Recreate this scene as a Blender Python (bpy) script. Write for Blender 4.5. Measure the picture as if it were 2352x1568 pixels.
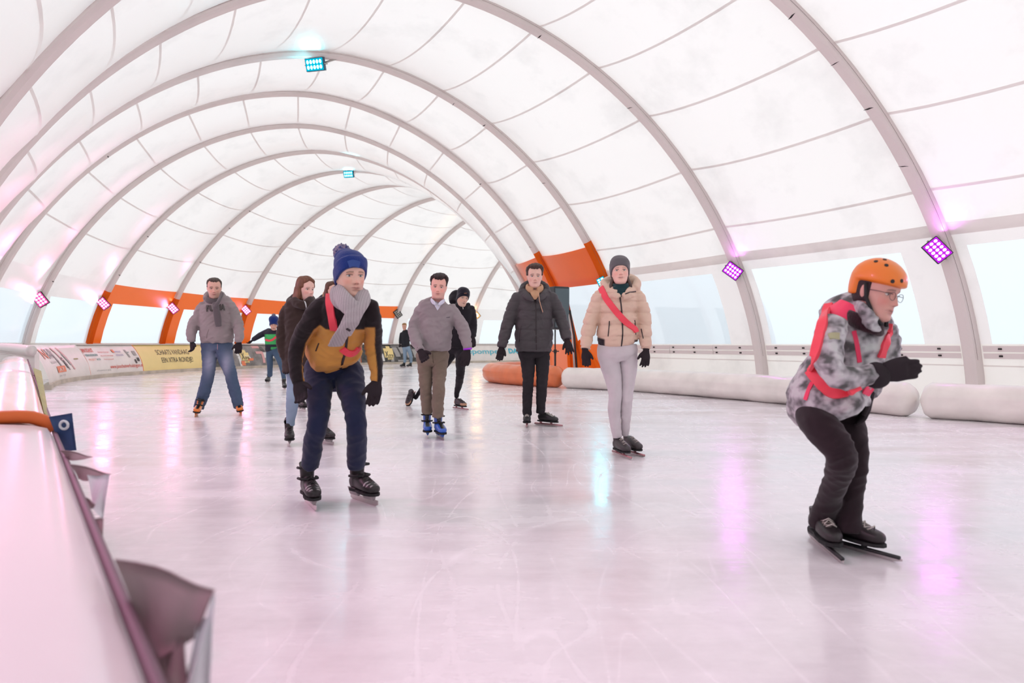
import bpy, bmesh, math, random
import numpy as np
from mathutils import Vector, Matrix, noise
from mathutils.bvhtree import BVHTree
random.seed(7); RNG = np.random.default_rng(7)
for o in list(bpy.data.objects): bpy.data.objects.remove(o)
SC = bpy.context.scene; COL = SC.collection
F = 1578.0; CX = 1176.0; HZ = 790.0; CZ = 0.95      # focal length in px, principal column, horizon row, eye height

# ------------------------------------------------------------------ camera
cd = bpy.data.cameras.new('camera'); cam = bpy.data.objects.new('camera', cd); COL.objects.link(cam)
cam.location = (0, 0, CZ); cam.rotation_euler = (math.radians(90), 0, 0)
cd.sensor_width = 36.0; cd.lens = F / 2352 * 36; cd.shift_y = 6 / 2352; cd.clip_start = .05; cd.clip_end = 300
cd.dof.use_dof = True; cd.dof.focus_distance = 6.8; cd.dof.aperture_fstop = 2.6
SC.camera = cam

# ------------------------------------------------------------------ world: even overcast daylight
W = bpy.data.worlds.new('world'); SC.world = W; W.use_nodes = True
wn = W.node_tree; wn.nodes.clear()
wo_ = wn.nodes.new('ShaderNodeOutputWorld'); wb = wn.nodes.new('ShaderNodeBackground')
tc = wn.nodes.new('ShaderNodeTexCoord'); wnz = wn.nodes.new('ShaderNodeTexNoise'); wr = wn.nodes.new('ShaderNodeValToRGB')
wnz.inputs['Scale'].default_value = 1.3; wnz.inputs['Detail'].default_value = 3
wr.color_ramp.elements[0].position = .3; wr.color_ramp.elements[0].color = (.80, .885, .96, 1)
wr.color_ramp.elements[1].position = .7; wr.color_ramp.elements[1].color = (.91, .95, .985, 1)
wn.links.new(tc.outputs['Generated'], wnz.inputs['Vector']); wn.links.new(wnz.outputs['Fac'], wr.inputs['Fac'])
wn.links.new(wr.outputs['Color'], wb.inputs['Color']); wb.inputs['Strength'].default_value = WORLD_STRENGTH = 1.9
wn.links.new(wb.outputs[0], wo_.inputs[0])
SC.view_settings.view_transform = 'Standard'; SC.view_settings.look = 'None'
SC.view_settings.gamma = 1; SC.view_settings.use_curve_mapping = False
SC.view_settings.exposure = -0.02
cy = SC.cycles
cy.use_denoising = True
try: cy.denoiser = 'OPENIMAGEDENOISE'
except Exception: pass
cy.use_adaptive_sampling = True; cy.adaptive_threshold = .10
cy.max_bounces = 7; cy.diffuse_bounces = 4; cy.glossy_bounces = 3; cy.transmission_bounces = 4; cy.transparent_max_bounces = 8
cy.sample_clamp_indirect = 6; cy.caustics_reflective = False; cy.caustics_refractive = False

# ------------------------------------------------------------------ helpers
WO = {}                                                   # world origin of each object
def place(o, parent, origin):
    if parent is None:
        o.location = origin; WO[o.name] = Vector(origin)
    else:
        o.parent = parent; o.location = Vector(origin) - WO[parent.name]; WO[o.name] = Vector(origin)
def info(o, label=None, cat=None, group=None, kind=None):
    if label: o['label'] = label
    if cat: o['category'] = cat
    if group: o['group'] = group
    if kind: o['kind'] = kind
    return o
def empty(name, loc, label=None, cat=None, group=None, kind=None, parent=None):
    o = bpy.data.objects.new(name, None); COL.objects.link(o); o.empty_display_size = .1
    place(o, parent, loc); return info(o, label, cat, group, kind)
def obj(name, V, Fc, mat, parent=None, smooth=True, col=None, origin=None, **kw):
    """V in world coordinates; becomes ONE mesh object"""
    V = np.asarray(V, dtype=float).reshape(-1, 3)
    if origin is None:
        origin = WO[parent.name] if parent is not None else (V[:, 0].mean(), V[:, 1].mean(), V[:, 2].min())
    me = bpy.data.meshes.new(name)
    me.from_pydata((V - np.array(origin)).tolist(), [], [list(map(int, f)) for f in Fc])
    if col is not None:
        a = me.color_attributes.new('Col', 'FLOAT_COLOR', 'POINT')
        c = np.ones((len(V), 4)); c[:, :3] = col; a.data.foreach_set('color', c.ravel())
    if smooth: me.polygons.foreach_set('use_smooth', [True] * len(me.polygons))
    for m in (mat if isinstance(mat, (list, tuple)) else [mat]): me.materials.append(m)
    o = bpy.data.objects.new(name, me); COL.objects.link(o); place(o, parent, origin)
    return info(o, **kw)
class MB:
    """collects shapes into one mesh"""
    def __init__(s): s.V = []; s.F = []; s.C = []
    def add(s, V, Fc, c=(1, 1, 1)):
        n = len(s.V); V = [tuple(map(float, v)) for v in V]
        s.V += V; s.F += [[int(i) + n for i in f] for f in Fc]; s.C += [tuple(c)] * len(V); return s
    def box(s, c, sx, sy, sz, rot=None, col=(1, 1, 1), bev=0.):
        R = rot if rot is not None else Matrix.Identity(3)
        V = []
        if bev <= 0:
            for dx in (-1, 1):
                for dy in (-1, 1):
                    for dz in (-1, 1): V.append(Vector(c) + R @ Vector((dx * sx / 2, dy * sy / 2, dz * sz / 2)))
            return s.add(V, [(0, 1, 3, 2), (4, 6, 7, 5), (0, 4, 5, 1), (2, 3, 7, 6), (0, 2, 6, 4), (1, 5, 7, 3)], col)
        bm = bmesh.new(); bmesh.ops.create_cube(bm, size=1)
        for v in bm.verts: v.co = Vector((v.co.x * sx, v.co.y * sy, v.co.z * sz))
        bmesh.ops.bevel(bm, geom=bm.edges[:], offset=bev, segments=2, affect='EDGES', profile=.6)
        bm.verts.index_update()
        s.add([Vector(c) + R @ v.co for v in bm.verts], [[v.index for v in f.verts] for f in bm.faces], col); bm.free(); return s
    def tube(s, P, r, n=10, col=(1, 1, 1), caps=True):
        V, Fc = tube_mesh(P, r, n, caps); return s.add(V, Fc, col)
    def out(s, name, mat, parent=None, smooth=True, usecol=False, **kw):
        return obj(name, s.V, s.F, mat, parent, smooth, col=np.array(s.C) if usecol else None, **kw)
def grid_faces(nu, nv, wrap=False, flip=False):
    Fc = []
    for i in range(nu - 1):
        for j in range(nv if wrap else nv - 1):
            a, b = i * nv + j, i * nv + (j + 1) % nv; c, d = a + nv, b + nv
            Fc.append((a, b, d, c) if not flip else (a, c, d, b))
    return Fc
def frames(P):
    P = [Vector(p) for p in P]; T = []
    for i in range(len(P)):
        t = P[min(i + 1, len(P) - 1)] - P[max(i - 1, 0)]
        T.append(t.normalized() if t.length > 1e-9 else Vector((0, 0, 1)))
    n = T[0].orthogonal().normalized(); N = [n]
    for i in range(1, len(P)):
        n = (N[-1] - T[i] * N[-1].dot(T[i])); n = n.normalized() if n.length > 1e-6 else T[i].orthogonal().normalized(); N.append(n)
    return P, T, N
def tube_mesh(P, r, n=10, caps=True):
    P, T, N = frames(P); V = []
    rr = r if hasattr(r, '__len__') else [r] * len(P)
    for p, t, nn, q in zip(P, T, N, rr):
        b = t.cross(nn)
        for k in range(n):
            a = 2 * math.pi * k / n; V.append(p + (nn * math.cos(a) + b * math.sin(a)) * q)
    Fc = grid_faces(len(P), n, wrap=True, flip=True)
    if caps: Fc.append(list(range(n))); Fc.append([len(V) - 1 - k for k in range(n)])
    return V, Fc
def catmull(P, m):
    """P (k,d) control points -> smooth curve with m samples per span"""
    P = np.asarray(P, float); k = len(P); Q = np.vstack([2 * P[0] - P[1], P, 2 * P[-1] - P[-2]]); out = []
    for i in range(k - 1):
        a, b, c, d = Q[i:i + 4]
        for j in range(m):
            t = j / m
            out.append(.5 * ((2 * b) + (c - a) * t + (2 * a - 5 * b + 4 * c - d) * t * t + (3 * b - a - 3 * c + d) * t ** 3))
    out.append(P[-1]); return np.array(out)
def px(x, y, d):
    """3D point that lies at picture position (x, y) at distance d"""
    return Vector(((x - CX) * d / F, d, CZ - (y - HZ) * d / F))

# ------------------------------------------------------------------ materials
def nodes(name):
    m = bpy.data.materials.new(name); m.use_nodes = True; nt = m.node_tree
    b = nt.nodes['Principled BSDF']; return m, nt, b
def mat(name, color=(.8, .8, .8), rough=.6, metal=0., spec=.5, bump=0., bscale=60., vary=0., vscale=4., usecol=False, coat=0., sheen=0., sss=0., emis=None, estr=0., stretch=None, trans=0., alpha=1.):
    m, nt, b = nodes(name); L = nt.links
    b.inputs['Base Color'].default_value = (*color, 1); b.inputs['Roughness'].default_value = rough
    b.inputs['Metallic'].default_value = metal; b.inputs['Specular IOR Level'].default_value = spec
    b.inputs['Coat Weight'].default_value = coat; b.inputs['Coat Roughness'].default_value = .15
    b.inputs['Sheen Weight'].default_value = sheen; b.inputs['Subsurface Weight'].default_value = sss
    if sss: b.inputs['Subsurface Radius'].default_value = (.01, .004, .002)
    b.inputs['Transmission Weight'].default_value = trans; b.inputs['Alpha'].default_value = alpha
    if emis: b.inputs['Emission Color'].default_value = (*emis, 1); b.inputs['Emission Strength'].default_value = estr
    src = None
    if usecol:
        a = nt.nodes.new('ShaderNodeAttribute'); a.attribute_name = 'Col'; src = a.outputs['Color']
    t = nt.nodes.new('ShaderNodeTexCoord')
    mp = nt.nodes.new('ShaderNodeMapping'); L.new(t.outputs['Object'], mp.inputs['Vector'])
    if stretch: mp.inputs['Scale'].default_value = stretch
    if vary:
        nz = nt.nodes.new('ShaderNodeTexNoise'); nz.inputs['Scale'].default_value = vscale; nz.inputs['Detail'].default_value = 4
        L.new(mp.outputs[0], nz.inputs['Vector'])
        mr = nt.nodes.new('ShaderNodeMapRange'); mr.inputs['From Min'].default_value = .3; mr.inputs['From Max'].default_value = .7
        mr.inputs['To Min'].default_value = 1 - vary; mr.inputs['To Max'].default_value = 1 + vary * .5
        L.new(nz.outputs['Fac'], mr.inputs['Value'])
        mx = nt.nodes.new('ShaderNodeVectorMath'); mx.operation = 'SCALE'
        if src is not None: L.new(src, mx.inputs[0])
        else: mx.inputs[0].default_value = color
        L.new(mr.outputs[0], mx.inputs['Scale']); src = mx.outputs[0]
    if src is not None: L.new(src, b.inputs['Base Color'])
    if bump:
        nb = nt.nodes.new('ShaderNodeTexNoise'); nb.inputs['Scale'].default_value = bscale; nb.inputs['Detail'].default_value = 3
        L.new(mp.outputs[0], nb.inputs['Vector'])
        bp = nt.nodes.new('ShaderNodeBump'); bp.inputs['Strength'].default_value = bump; bp.inputs['Distance'].default_value = .01
        L.new(nb.outputs['Fac'], bp.inputs['Height']); L.new(bp.outputs[0], b.inputs['Normal'])
    return m
def membrane(name, refl, tr, gloss=.07, rough=.33, stain=.12):
    """coated fabric: part of the daylight outside shines through it"""
    m = bpy.data.materials.new(name); m.use_nodes = True; nt = m.node_tree; L = nt.links; nt.nodes.clear()
    out = nt.nodes.new('ShaderNodeOutputMaterial'); d = nt.nodes.new('ShaderNodeBsdfDiffuse'); t = nt.nodes.new('ShaderNodeBsdfTranslucent')
    g = nt.nodes.new('ShaderNodeBsdfGlossy'); g.inputs['Roughness'].default_value = rough; g.inputs['Color'].default_value = (1, 1, 1, 1)
    ad = nt.nodes.new('ShaderNodeAddShader'); mx = nt.nodes.new('ShaderNodeMixShader')
    fr = nt.nodes.new('ShaderNodeFresnel'); fr.inputs['IOR'].default_value = 1.45
    cr = nt.nodes.new('ShaderNodeTexCoord'); nz = nt.nodes.new('ShaderNodeTexNoise'); nz.inputs['Scale'].default_value = .9; nz.inputs['Detail'].default_value = 9; nz.inputs['Roughness'].default_value = .62
    L.new(cr.outputs['Object'], nz.inputs['Vector'])
    rp = nt.nodes.new('ShaderNodeMapRange'); rp.inputs['From Min'].default_value = .52; rp.inputs['From Max'].default_value = .75
    rp.inputs['To Min'].default_value = 1; rp.inputs['To Max'].default_value = 1 - stain
    L.new(nz.outputs['Fac'], rp.inputs['Value'])
    for sh, c in ((d, refl), (t, tr)):
        v = nt.nodes.new('ShaderNodeVectorMath'); v.operation = 'SCALE'; v.inputs[0].default_value = c
        L.new(rp.outputs[0], v.inputs['Scale']); L.new(v.outputs[0], sh.inputs['Color'])
    L.new(d.outputs[0], ad.inputs[0]); L.new(t.outputs[0], ad.inputs[1])
    ma = nt.nodes.new('ShaderNodeMath'); ma.operation = 'MULTIPLY'; ma.inputs[1].default_value = gloss / .04; ma.use_clamp = True
    ge = nt.nodes.new('ShaderNodeNewGeometry'); inv = nt.nodes.new('ShaderNodeMath'); inv.operation = 'SUBTRACT'; inv.inputs[0].default_value = 1.
    m3 = nt.nodes.new('ShaderNodeMath'); m3.operation = 'MULTIPLY'; L.new(ge.outputs['Backfacing'], inv.inputs[1]); L.new(inv.outputs[0], m3.inputs[0]); L.new(fr.outputs[0], m3.inputs[1])
    L.new(m3.outputs[0], ma.inputs[0])
    nb = nt.nodes.new('ShaderNodeTexNoise'); nb.inputs['Scale'].default_value = 1.1; L.new(cr.outputs['Object'], nb.inputs['Vector'])
    bp = nt.nodes.new('ShaderNodeBump'); bp.inputs['Strength'].default_value = .25; bp.inputs['Distance'].default_value = .08
    L.new(nb.outputs['Fac'], bp.inputs['Height']); L.new(bp.outputs[0], g.inputs['Normal'])
    L.new(ma.outputs[0], mx.inputs[0]); L.new(ad.outputs[0], mx.inputs[1]); L.new(g.outputs[0], mx.inputs[2]); L.new(mx.outputs[0], out.inputs[0])
    return m
M = {}
M['membrane'] = membrane('white membrane', (.52, .50, .48), (.44, .420, .398))
M['membrane_thick'] = membrane('doubled white membrane', (.60, .575, .555), (.36, .34, .322))
M['skirt'] = membrane('white skirt', (.62, .59, .555), (.36, .34, .31), stain=.15)
M['orange'] = membrane('orange membrane', (.68, .125, .015), (.30, .05, .004), gloss=.06, stain=.05)
M['seam'] = membrane('welded seam', (.57, .535, .52), (.38, .352, .34))
def pane_mat():
    m = bpy.data.materials.new('clear foil'); m.use_nodes = True; nt = m.node_tree; L = nt.links; nt.nodes.clear()
    out = nt.nodes.new('ShaderNodeOutputMaterial'); tr = nt.nodes.new('ShaderNodeBsdfTransparent'); tr.inputs[0].default_value = (.60, .625, .64, 1)
    t = nt.nodes.new('ShaderNodeBsdfTranslucent'); t.inputs[0].default_value = (.70, .73, .75, 1); g = nt.nodes.new('ShaderNodeBsdfGlossy'); g.inputs['Roughness'].default_value = .12
    a = nt.nodes.new('ShaderNodeMixShader'); a.inputs[0].default_value = .75; b = nt.nodes.new('ShaderNodeMixShader'); fr = nt.nodes.new('ShaderNodeFresnel'); fr.inputs[0].default_value = 1.3
    L.new(tr.outputs[0], a.inputs[1]); L.new(t.outputs[0], a.inputs[2]); L.new(fr.outputs[0], b.inputs[0]); L.new(a.outputs[0], b.inputs[1]); L.new(g.outputs[0], b.inputs[2]); L.new(b.outputs[0], out.inputs[0]); return m
M['pane'] = pane_mat()
M['dark'] = mat('dark slit', (.03, .025, .025), .8)
M['steel'] = mat('galvanised steel', (.55, .53, .5), .4, .7, bump=.1)
M['alu'] = mat('painted aluminium', (.62, .58, .56), .5, .2)
M['black'] = mat('black plastic', (.018, .018, .02), .45)
M['rubber'] = mat('black rubber', (.012, .012, .013), .75)

# ------------------------------------------------------------------ ice
def ice_mat():
    m, nt, b = nodes('skated ice'); L = nt.links; N = nt.nodes
    t = N.new('ShaderNodeTexCoord')
    def mapped(rot, sc):
        mp = N.new('ShaderNodeMapping'); mp.inputs['Rotation'].default_value = (0, 0, math.radians(rot)); mp.inputs['Scale'].default_value = (*sc, 1); L.new(t.outputs['Object'], mp.inputs['Vector']); return mp.outputs[0]
    def noise_(vec, s, d=4, r=.6, dist=0.):
        n = N.new('ShaderNodeTexNoise'); n.inputs['Scale'].default_value = s; n.inputs['Detail'].default_value = d; n.inputs['Roughness'].default_value = r; n.inputs['Distortion'].default_value = dist; L.new(vec, n.inputs['Vector']); return n.outputs['Fac']
    def rng(v, a, b_, c, d_):
        r = N.new('ShaderNodeMapRange'); r.inputs[1].default_value = a; r.inputs[2].default_value = b_; r.inputs[3].default_value = c; r.inputs[4].default_value = d_; L.new(v, r.inputs[0]); return r.outputs[0]
    def mth(op, a, b_):
        r = N.new('ShaderNodeMath'); r.operation = op
        for k, q in enumerate((a, b_)):
            if isinstance(q, (int, float)): r.inputs[k].default_value = q
            else: L.new(q, r.inputs[k])
        return r.outputs[0]
    # thin curved scratches: isolines of large distorted noises
    lines = None
    for (rot, sc, s, w) in ((20, (1, .35), 1.1, .006), (-35, (1, .3), .9, .006), (5, (1, .16), 1.7, .009), (60, (1, .5), .6, .004), (-12, (1, .2), 2.6, .012)):
        f = noise_(mapped(rot, sc), s, 1, .4, .4)
        a = mth('ABSOLUTE', mth('SUBTRACT', f, .5), 0.); a = rng(a, 0, w, 1, 0)
        a = mth('MULTIPLY', a, rng(noise_(mapped(rot + 40, (1, 1)), 1.3, 2), .42, .62, 0, 1))
        lines = a if lines is None else mth('MAXIMUM', lines, a)
    streak = noise_(mapped(-24, (.45, 1.7)), 1.3, 6, .62)
    fine = noise_(mapped(-20, (.8, 4)), 4, 5, .6)
    frost = noise_(mapped(0, (1, 1)), 7, 6, .7)
    patch = noise_(mapped(10, (1, .6)), .55, 3)
    wet = rng(patch, .40, .62, 0, 1)
    mixc = N.new('ShaderNodeValToRGB'); e = mixc.color_ramp.elements
    e[0].position = .0; e[0].color = (.73, .69, .71, 1); e[1].position = 1.; e[1].color = (.93, .89, .915, 1)  # pinkish ice tint holds part of the pink lamp light
    c = mth('ADD', mth('MULTIPLY', streak, .6), mth('MULTIPLY', frost, .35)); c = rng(c, .36, .62, 0, 1)
    c = mth('ADD', mth('MULTIPLY', c, .75), mth('MULTIPLY', lines, .30)); c = mth('ADD', c, mth('MULTIPLY', wet, -.12)); c = mth('ADD', c, .15)
    L.new(c, mixc.inputs[0]); L.new(mixc.outputs[0], b.inputs['Base Color'])
    rg = mth('ADD', rng(streak, .35, .65, .16, .34), mth('MULTIPLY', lines, .08)); rg = mth('ADD', rg, mth('MULTIPLY', wet, -.07))
    L.new(rg, b.inputs['Roughness']); b.inputs['IOR'].default_value = 1.42; b.inputs['Specular IOR Level'].default_value = .62
    h = mth('ADD', mth('MULTIPLY', fine, .5), mth('ADD', mth('MULTIPLY', streak, 1.2), mth('MULTIPLY', lines, -.10)))
    bp = N.new('ShaderNodeBump'); bp.inputs['Strength'].default_value = .22; bp.inputs['Distance'].default_value = .012
    L.new(h, bp.inputs['Height']); L.new(bp.outputs[0], b.inputs['Normal'])
    return m
M['ice'] = ice_mat()

# ------------------------------------------------------------------ the arched tunnel
WID, HGT, EA, EB = 13.95, 7.03, 1.077, 1.116
RING = [(6.974, 10.280, -0.238), (4.972, 13.514, -0.298), (2.880, 16.865, -0.365), (1.752, 18.668, -0.311), (1.125, 20.530, -0.232), (0.963, 22.163, -0.106), (1.442, 23.409, 0.057), (2.290, 24.273, 0.250), (3.524, 25.084, 0.438), (5.466, 25.899, 0.598), (7.942, 26.606, 0.731)]
# (x, y, heading) of the inner foot; extend the tunnel behind the camera and round the bend
NB = 5
p0, p1 = np.array(RING[0]), np.array(RING[1]); st = (p0 - p1); st[2] = .03
pre = [tuple(p0 + st * k) for k in range(NB, 0, -1)]
post = []; q = np.array(RING[-1])
for k in range(1):
    q = q + np.array([2.5 - .1 * k, .55 - .35 * k, .14]); post.append(tuple(q))
RING = pre + RING + post
NR = len(RING); IL0 = NB; NAMES = dict(L0=NB, L1=NB + 1, A=NB + 2, B=NB + 3, C=NB + 4, D=NB + 5, E=NB + 6, FF=NB + 7, G=NB + 8, H=NB + 9, I=NB + 10)
_th = np.linspace(0, math.pi, 721)
_co = np.cos(_th); _u = .5 * (1 - np.sign(_co) * np.abs(_co) ** EA); _v = np.sin(_th) ** EB
_arc = np.concatenate([[0], np.cumsum(np.hypot(np.diff(_u) * WID, np.diff(_v) * HGT))]); ARC = _arc[-1]
def prof(a):                     # arc length from the inner foot -> (across, up)
    return np.interp(a, _arc, _u) * WID, np.interp(a, _arc, _v) * HGT
def arc_at(z, outer=False):
    h = len(_v) // 2
    return float(np.interp(z, _v[:h] * HGT, _arc[:h])) if not outer else float(np.interp(-z, -_v[h:] * HGT, _arc[h:]))
def ring_pt(i, a):
    x, y, g = RING[i]; u, z = prof(a)
    return np.array([x - u * math.cos(g), y + u * math.sin(g), z])
def ring_nrm(i, a):              # inward normal in the ring's plane
    e = .05; t = ring_pt(i, min(a + e, ARC)) - ring_pt(i, max(a - e, 0)); t /= np.linalg.norm(t)
    x, y, g = RING[i]; ax = np.array([math.sin(g), math.cos(g), 0])
    n = np.cross(t, ax); c = ring_pt(i, ARC / 2); c[2] = 2.0
    return n if n @ (c - ring_pt(i, a)) > 0 else -n
SAG = .26
def surf(i, s, a, off=0.):       # point of bay i..i+1 at s in 0..1
    p = ring_pt(i, a) * (1 - s) + ring_pt(i + 1, a) * s
    n = ring_nrm(i, a) * (1 - s) + ring_nrm(i + 1, a) * s; n /= np.linalg.norm(n) + 1e-9
    k = SAG * 4 * s * (1 - s) * min(1, max(0, (prof(a)[1] - 2.3) / 1.6))
    k += -.10 * (1 - (2 * s - 1) ** 8) * 0
    return p + n * (k + off)
def patch(name, i, s0, s1, a0, a1, m, parent, ns=9, na=None, off=0., **kw):
    na = na or max(2, int(abs(a1 - a0) / .35) + 1)
    V = [surf(i, s, a, off) for a in np.linspace(a0, a1, na) for s in np.linspace(s0, s1, ns)]
    c = ring_pt(i, ARC / 2) * .5 + ring_pt(i + 1, ARC / 2) * .5; c[2] = 2.
    k = max(0, ns // 2 - 1)
    nn = np.cross(V[k + 1] - V[k], V[k + ns] - V[k])
    return obj(name, V, grid_faces(na, ns, flip=bool(nn @ (c - V[k]) < 0)), m, parent, **kw)
aIw0, aIw1, aIh = arc_at(.95), arc_at(2.38), arc_at(2.62)
aOw0, aOw1, aOh = arc_at(.95, True), arc_at(2.2, True), arc_at(2.78, True)
sI = arc_at(3.2); sO = arc_at(3.85, True); NS = int(round((sO - sI) / 1.24))
SEAMS = list(np.linspace(sI, sO, NS + 1))
tent = empty('ceiling', (0, 20, 0), kind='structure')
wallL = empty('wall_outer', (-9, 14, 0), kind='structure'); wallR = empty('wall_inner', (3, 15, 0), kind='structure')
floor_pts_in = []; floor_pts_out = []
for i in range(NR - 1):
    edges = [aIh] + SEAMS + [aOh]
    far = i >= NAMES['H'] + 1 or i < NB - 3
    for k in range(len(edges) - 1):
        patch('membrane_panel', i, 0, 1, edges[k], edges[k + 1], M['membrane'], tent, ns=9 if not far else 5)
    for a in SEAMS:
        w = .022
        patch('seam', i, .0, 1., a - w, a + w, M['seam'], tent, ns=11, na=2, off=.006)
nwin = 0
def side(i, outer, m, window=True, lo=None, hi=None, hmat=None):
    """lower wall of one bay: skirt, jambs, header and a clear foil window"""
    global nwin
    w = wallL if outer else wallR; A0, A1, AH = (aOw0, aOw1, aOh) if outer else (aIw0, aIw1, aIh)
    if hi: A1 = arc_at(hi, outer)
    base = ARC if outer else 0.
    patch('skirt_panel', i, 0, 1, base, A0, m if m is M['orange'] else M['skirt'], w)
    if not window:
        patch('side_panel', i, 0, 1, A0, AH, m, w); return
    s0, s1 = (.16, .985) if outer else (.18, .93)
    patch('jamb_panel', i, 0, s0, A0, A1, m, w, ns=3); patch('jamb_panel', i, s1, 1, A0, A1, m, w, ns=3)
    patch('header_panel', i, 0, 1, A1, AH, m, w)
    nwin += 1
    patch('window_%d' % nwin, i, s0, s1, A0, A1, M['pane'], None, kind='structure')
for i in range(NR - 1):
    side(i, True, M['orange'] if NAMES['D'] <= i < NAMES['H'] else M['membrane_thick'], window=True)
    if i == NAMES['A'] or i == NAMES['B']: side(i, False, M['orange'], hi=2.45)
    else: side(i, False, M['membrane_thick'])
# orange header panels above the inner doorway bay (from the window head up to about 3.3 m)
for i in (NAMES['A'], NAMES['B']):
    patch('header_panel', i, 0, 1, arc_at(2.45), arc_at(3.32), M['orange'], wallR, off=.03)
# ---- arches
def arch(i, w=.21, dep=.13):
    x, y, g = RING[i]; ax = np.array([math.sin(g), math.cos(g), 0]); V = []
    AA = np.linspace(0, ARC, 90)
    for a in AA:
        p = ring_pt(i, a); n = ring_nrm(i, a)
        for (du, dn) in ((-w / 2, -.06), (-w / 2, dep * .75), (-w * .33, dep), (w * .33, dep), (w / 2, dep * .75), (w / 2, -.06)):
            V.append(p + ax * du + n * dn)
    o = obj('trim_%d' % (i + 1), V, grid_faces(len(AA), 6, wrap=True), M['arch'], None, smooth=False, kind='structure', origin=(x, y, 0))
    o.data.materials.append(M['orange'])
    for j, pf in enumerate(o.data.polygons):
        a = AA[min(j // 6, len(AA) - 1)]; zz = prof(a)[1]
        if (a > ARC / 2 and NAMES['D'] <= i <= NAMES['G'] and zz < 2.75) or (a < ARC / 2 and i in (NAMES['B'], NAMES['A']) and zz < 3.3 and not (i == NAMES['A'] and zz < 2.3)): pf.material_index = 1
    # dark line where the sleeve is laced on the near side
    V = [];
    for a in AA[3:-3]:
        p = ring_pt(i, a); n = ring_nrm(i, a)
        for du in (-w / 2 - .007, -w / 2 + .004):
            V.append(p + ax * du + n * (dep * .45)); 
    obj('lacing', V, grid_faces(len(AA) - 6, 2), M['lace'], o)
    return o
M['arch'] = membrane('arch sleeve', (.63, .585, .575), (.37, .335, .325), gloss=.05, stain=.06)
M['lace'] = mat('lacing line', (.42, .36, .35), .8)
ARCH = [arch(i) for i in range(NR)]
# tears and pin holes in the sleeves
def slit(i, a, L=.2, t=.02, tilt=.2):
    x, y, g = RING[i]; ax = np.array([math.sin(g), math.cos(g), 0]); n = ring_nrm(i, a); p = ring_pt(i, a) + n * .134
    tt = np.cross(ax, n); u = ax * math.cos(tilt) + tt * math.sin(tilt); v = np.cross(n, u)
    V = [p - u * L / 2, p - u * L * .1 - v * t * .5, p + u * L / 2, p + u * L * .1 + v * t * .6]
    obj('slit', V, [(0, 1, 2, 3)], M['dark'], ARCH[i], smooth=False)
for nm, zz in (('L0', (3.6, 4.4, 5.0, 5.6)), ('L1', (5.4, 6.5)), ('A', (4.8, 6.0, 6.4)), ('B', (3.6, 5.2)), ('D', ()), ('E', ())):
    for k, z in enumerate(zz): slit(NAMES[nm], arc_at(z), .19, .025 if k % 2 else .014, .25 - .12 * k)
for nm, zz in (('B', (5.2,)), ('C', (2.6,)), ('D', (3.1, 4.3)), ('E', (5.1, 5.7, 3.9)), ('FF', (4.6, 5.6)), ('H', (4.8,))):
    for k, z in enumerate(zz): slit(NAMES[nm], arc_at(z, True), .15, .03, .1)
# added end walls keep open-end sky light out of the cut-off tunnel
for i, nm in ((0, 'added_wall_behind'), (NR - 1, 'added_wall_far')):
    P = [ring_pt(i, a) for a in np.linspace(0, ARC, 40)]; P.append((P[0] + P[-1]) / 2)
    obj(nm, P, [(k, k + 1, 40) for k in range(39)], M['membrane'], None, kind='structure')
# weld band above the windows, bolted rail below them (inner wall)
for i in range(NB - 2, NAMES['B'] + 1):
    if i in (NAMES['A'], NAMES['B']): continue
    patch('weld_band', i, 0, 1, arc_at(2.55), arc_at(2.72), M['seam'], wallR, na=3, off=.012)
    for z0, z1 in ((.84, .93), (.74, .82)):
        patch('rail', i, .04, .96, arc_at(z0), arc_at(z1), M['rail'] if 'rail' in M else M.setdefault('rail', mat('rail strap', (.86, .77, .74), .6)), wallR, na=2, off=.03)
        for s in np.linspace(.12, .9, 6):
            p = surf(i, s, arc_at((z0 + z1) / 2), .036)
            mb = MB(); mb.box(p, .035, .035, .025); mb.out('bolt', M['dark'], wallR, smooth=False)
    for s in (.30, .62):
        p = surf(i, s, arc_at(.84), .034); mb = MB(); mb.box(p, .012, .012, .2); mb.out('strap', M['seam'], wallR, smooth=False)
    patch('seam', i, .0, 1., arc_at(.62), arc_at(.64), M['seam'], wallR, na=2, off=.01)
# wall_outer top rim under the windows
for i in range(NAMES['A'], NAMES['I'] + 1):
    patch('rail', i, 0, 1, arc_at(.93, True), arc_at(.99, True), M['membrane'], wallL, na=2, off=.03)

# ------------------------------------------------------------------ floor of ice and ground outside
V = []
for i in range(NR):
    V += [tuple(ring_pt(i, 0) + np.array([0, 0, 0])), tuple(ring_pt(i, ARC))]
obj('floor', V, [(2 * i, 2 * i + 1, 2 * i + 3, 2 * i + 2) for i in range(NR - 1)], M['ice'], None, smooth=False, kind='structure', origin=(0, 0, 0))
M['ground'] = mat('outside paving', (.55, .55, .56), .9, vary=.2, vscale=.5)
obj('ground', [(-80, -60, -.05), (80, -60, -.05), (80, 110, -.05), (-80, 110, -.05)], [(0, 1, 2, 3)], M['ground'], None, smooth=False, kind='structure', origin=(0, 0, -.05))
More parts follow.
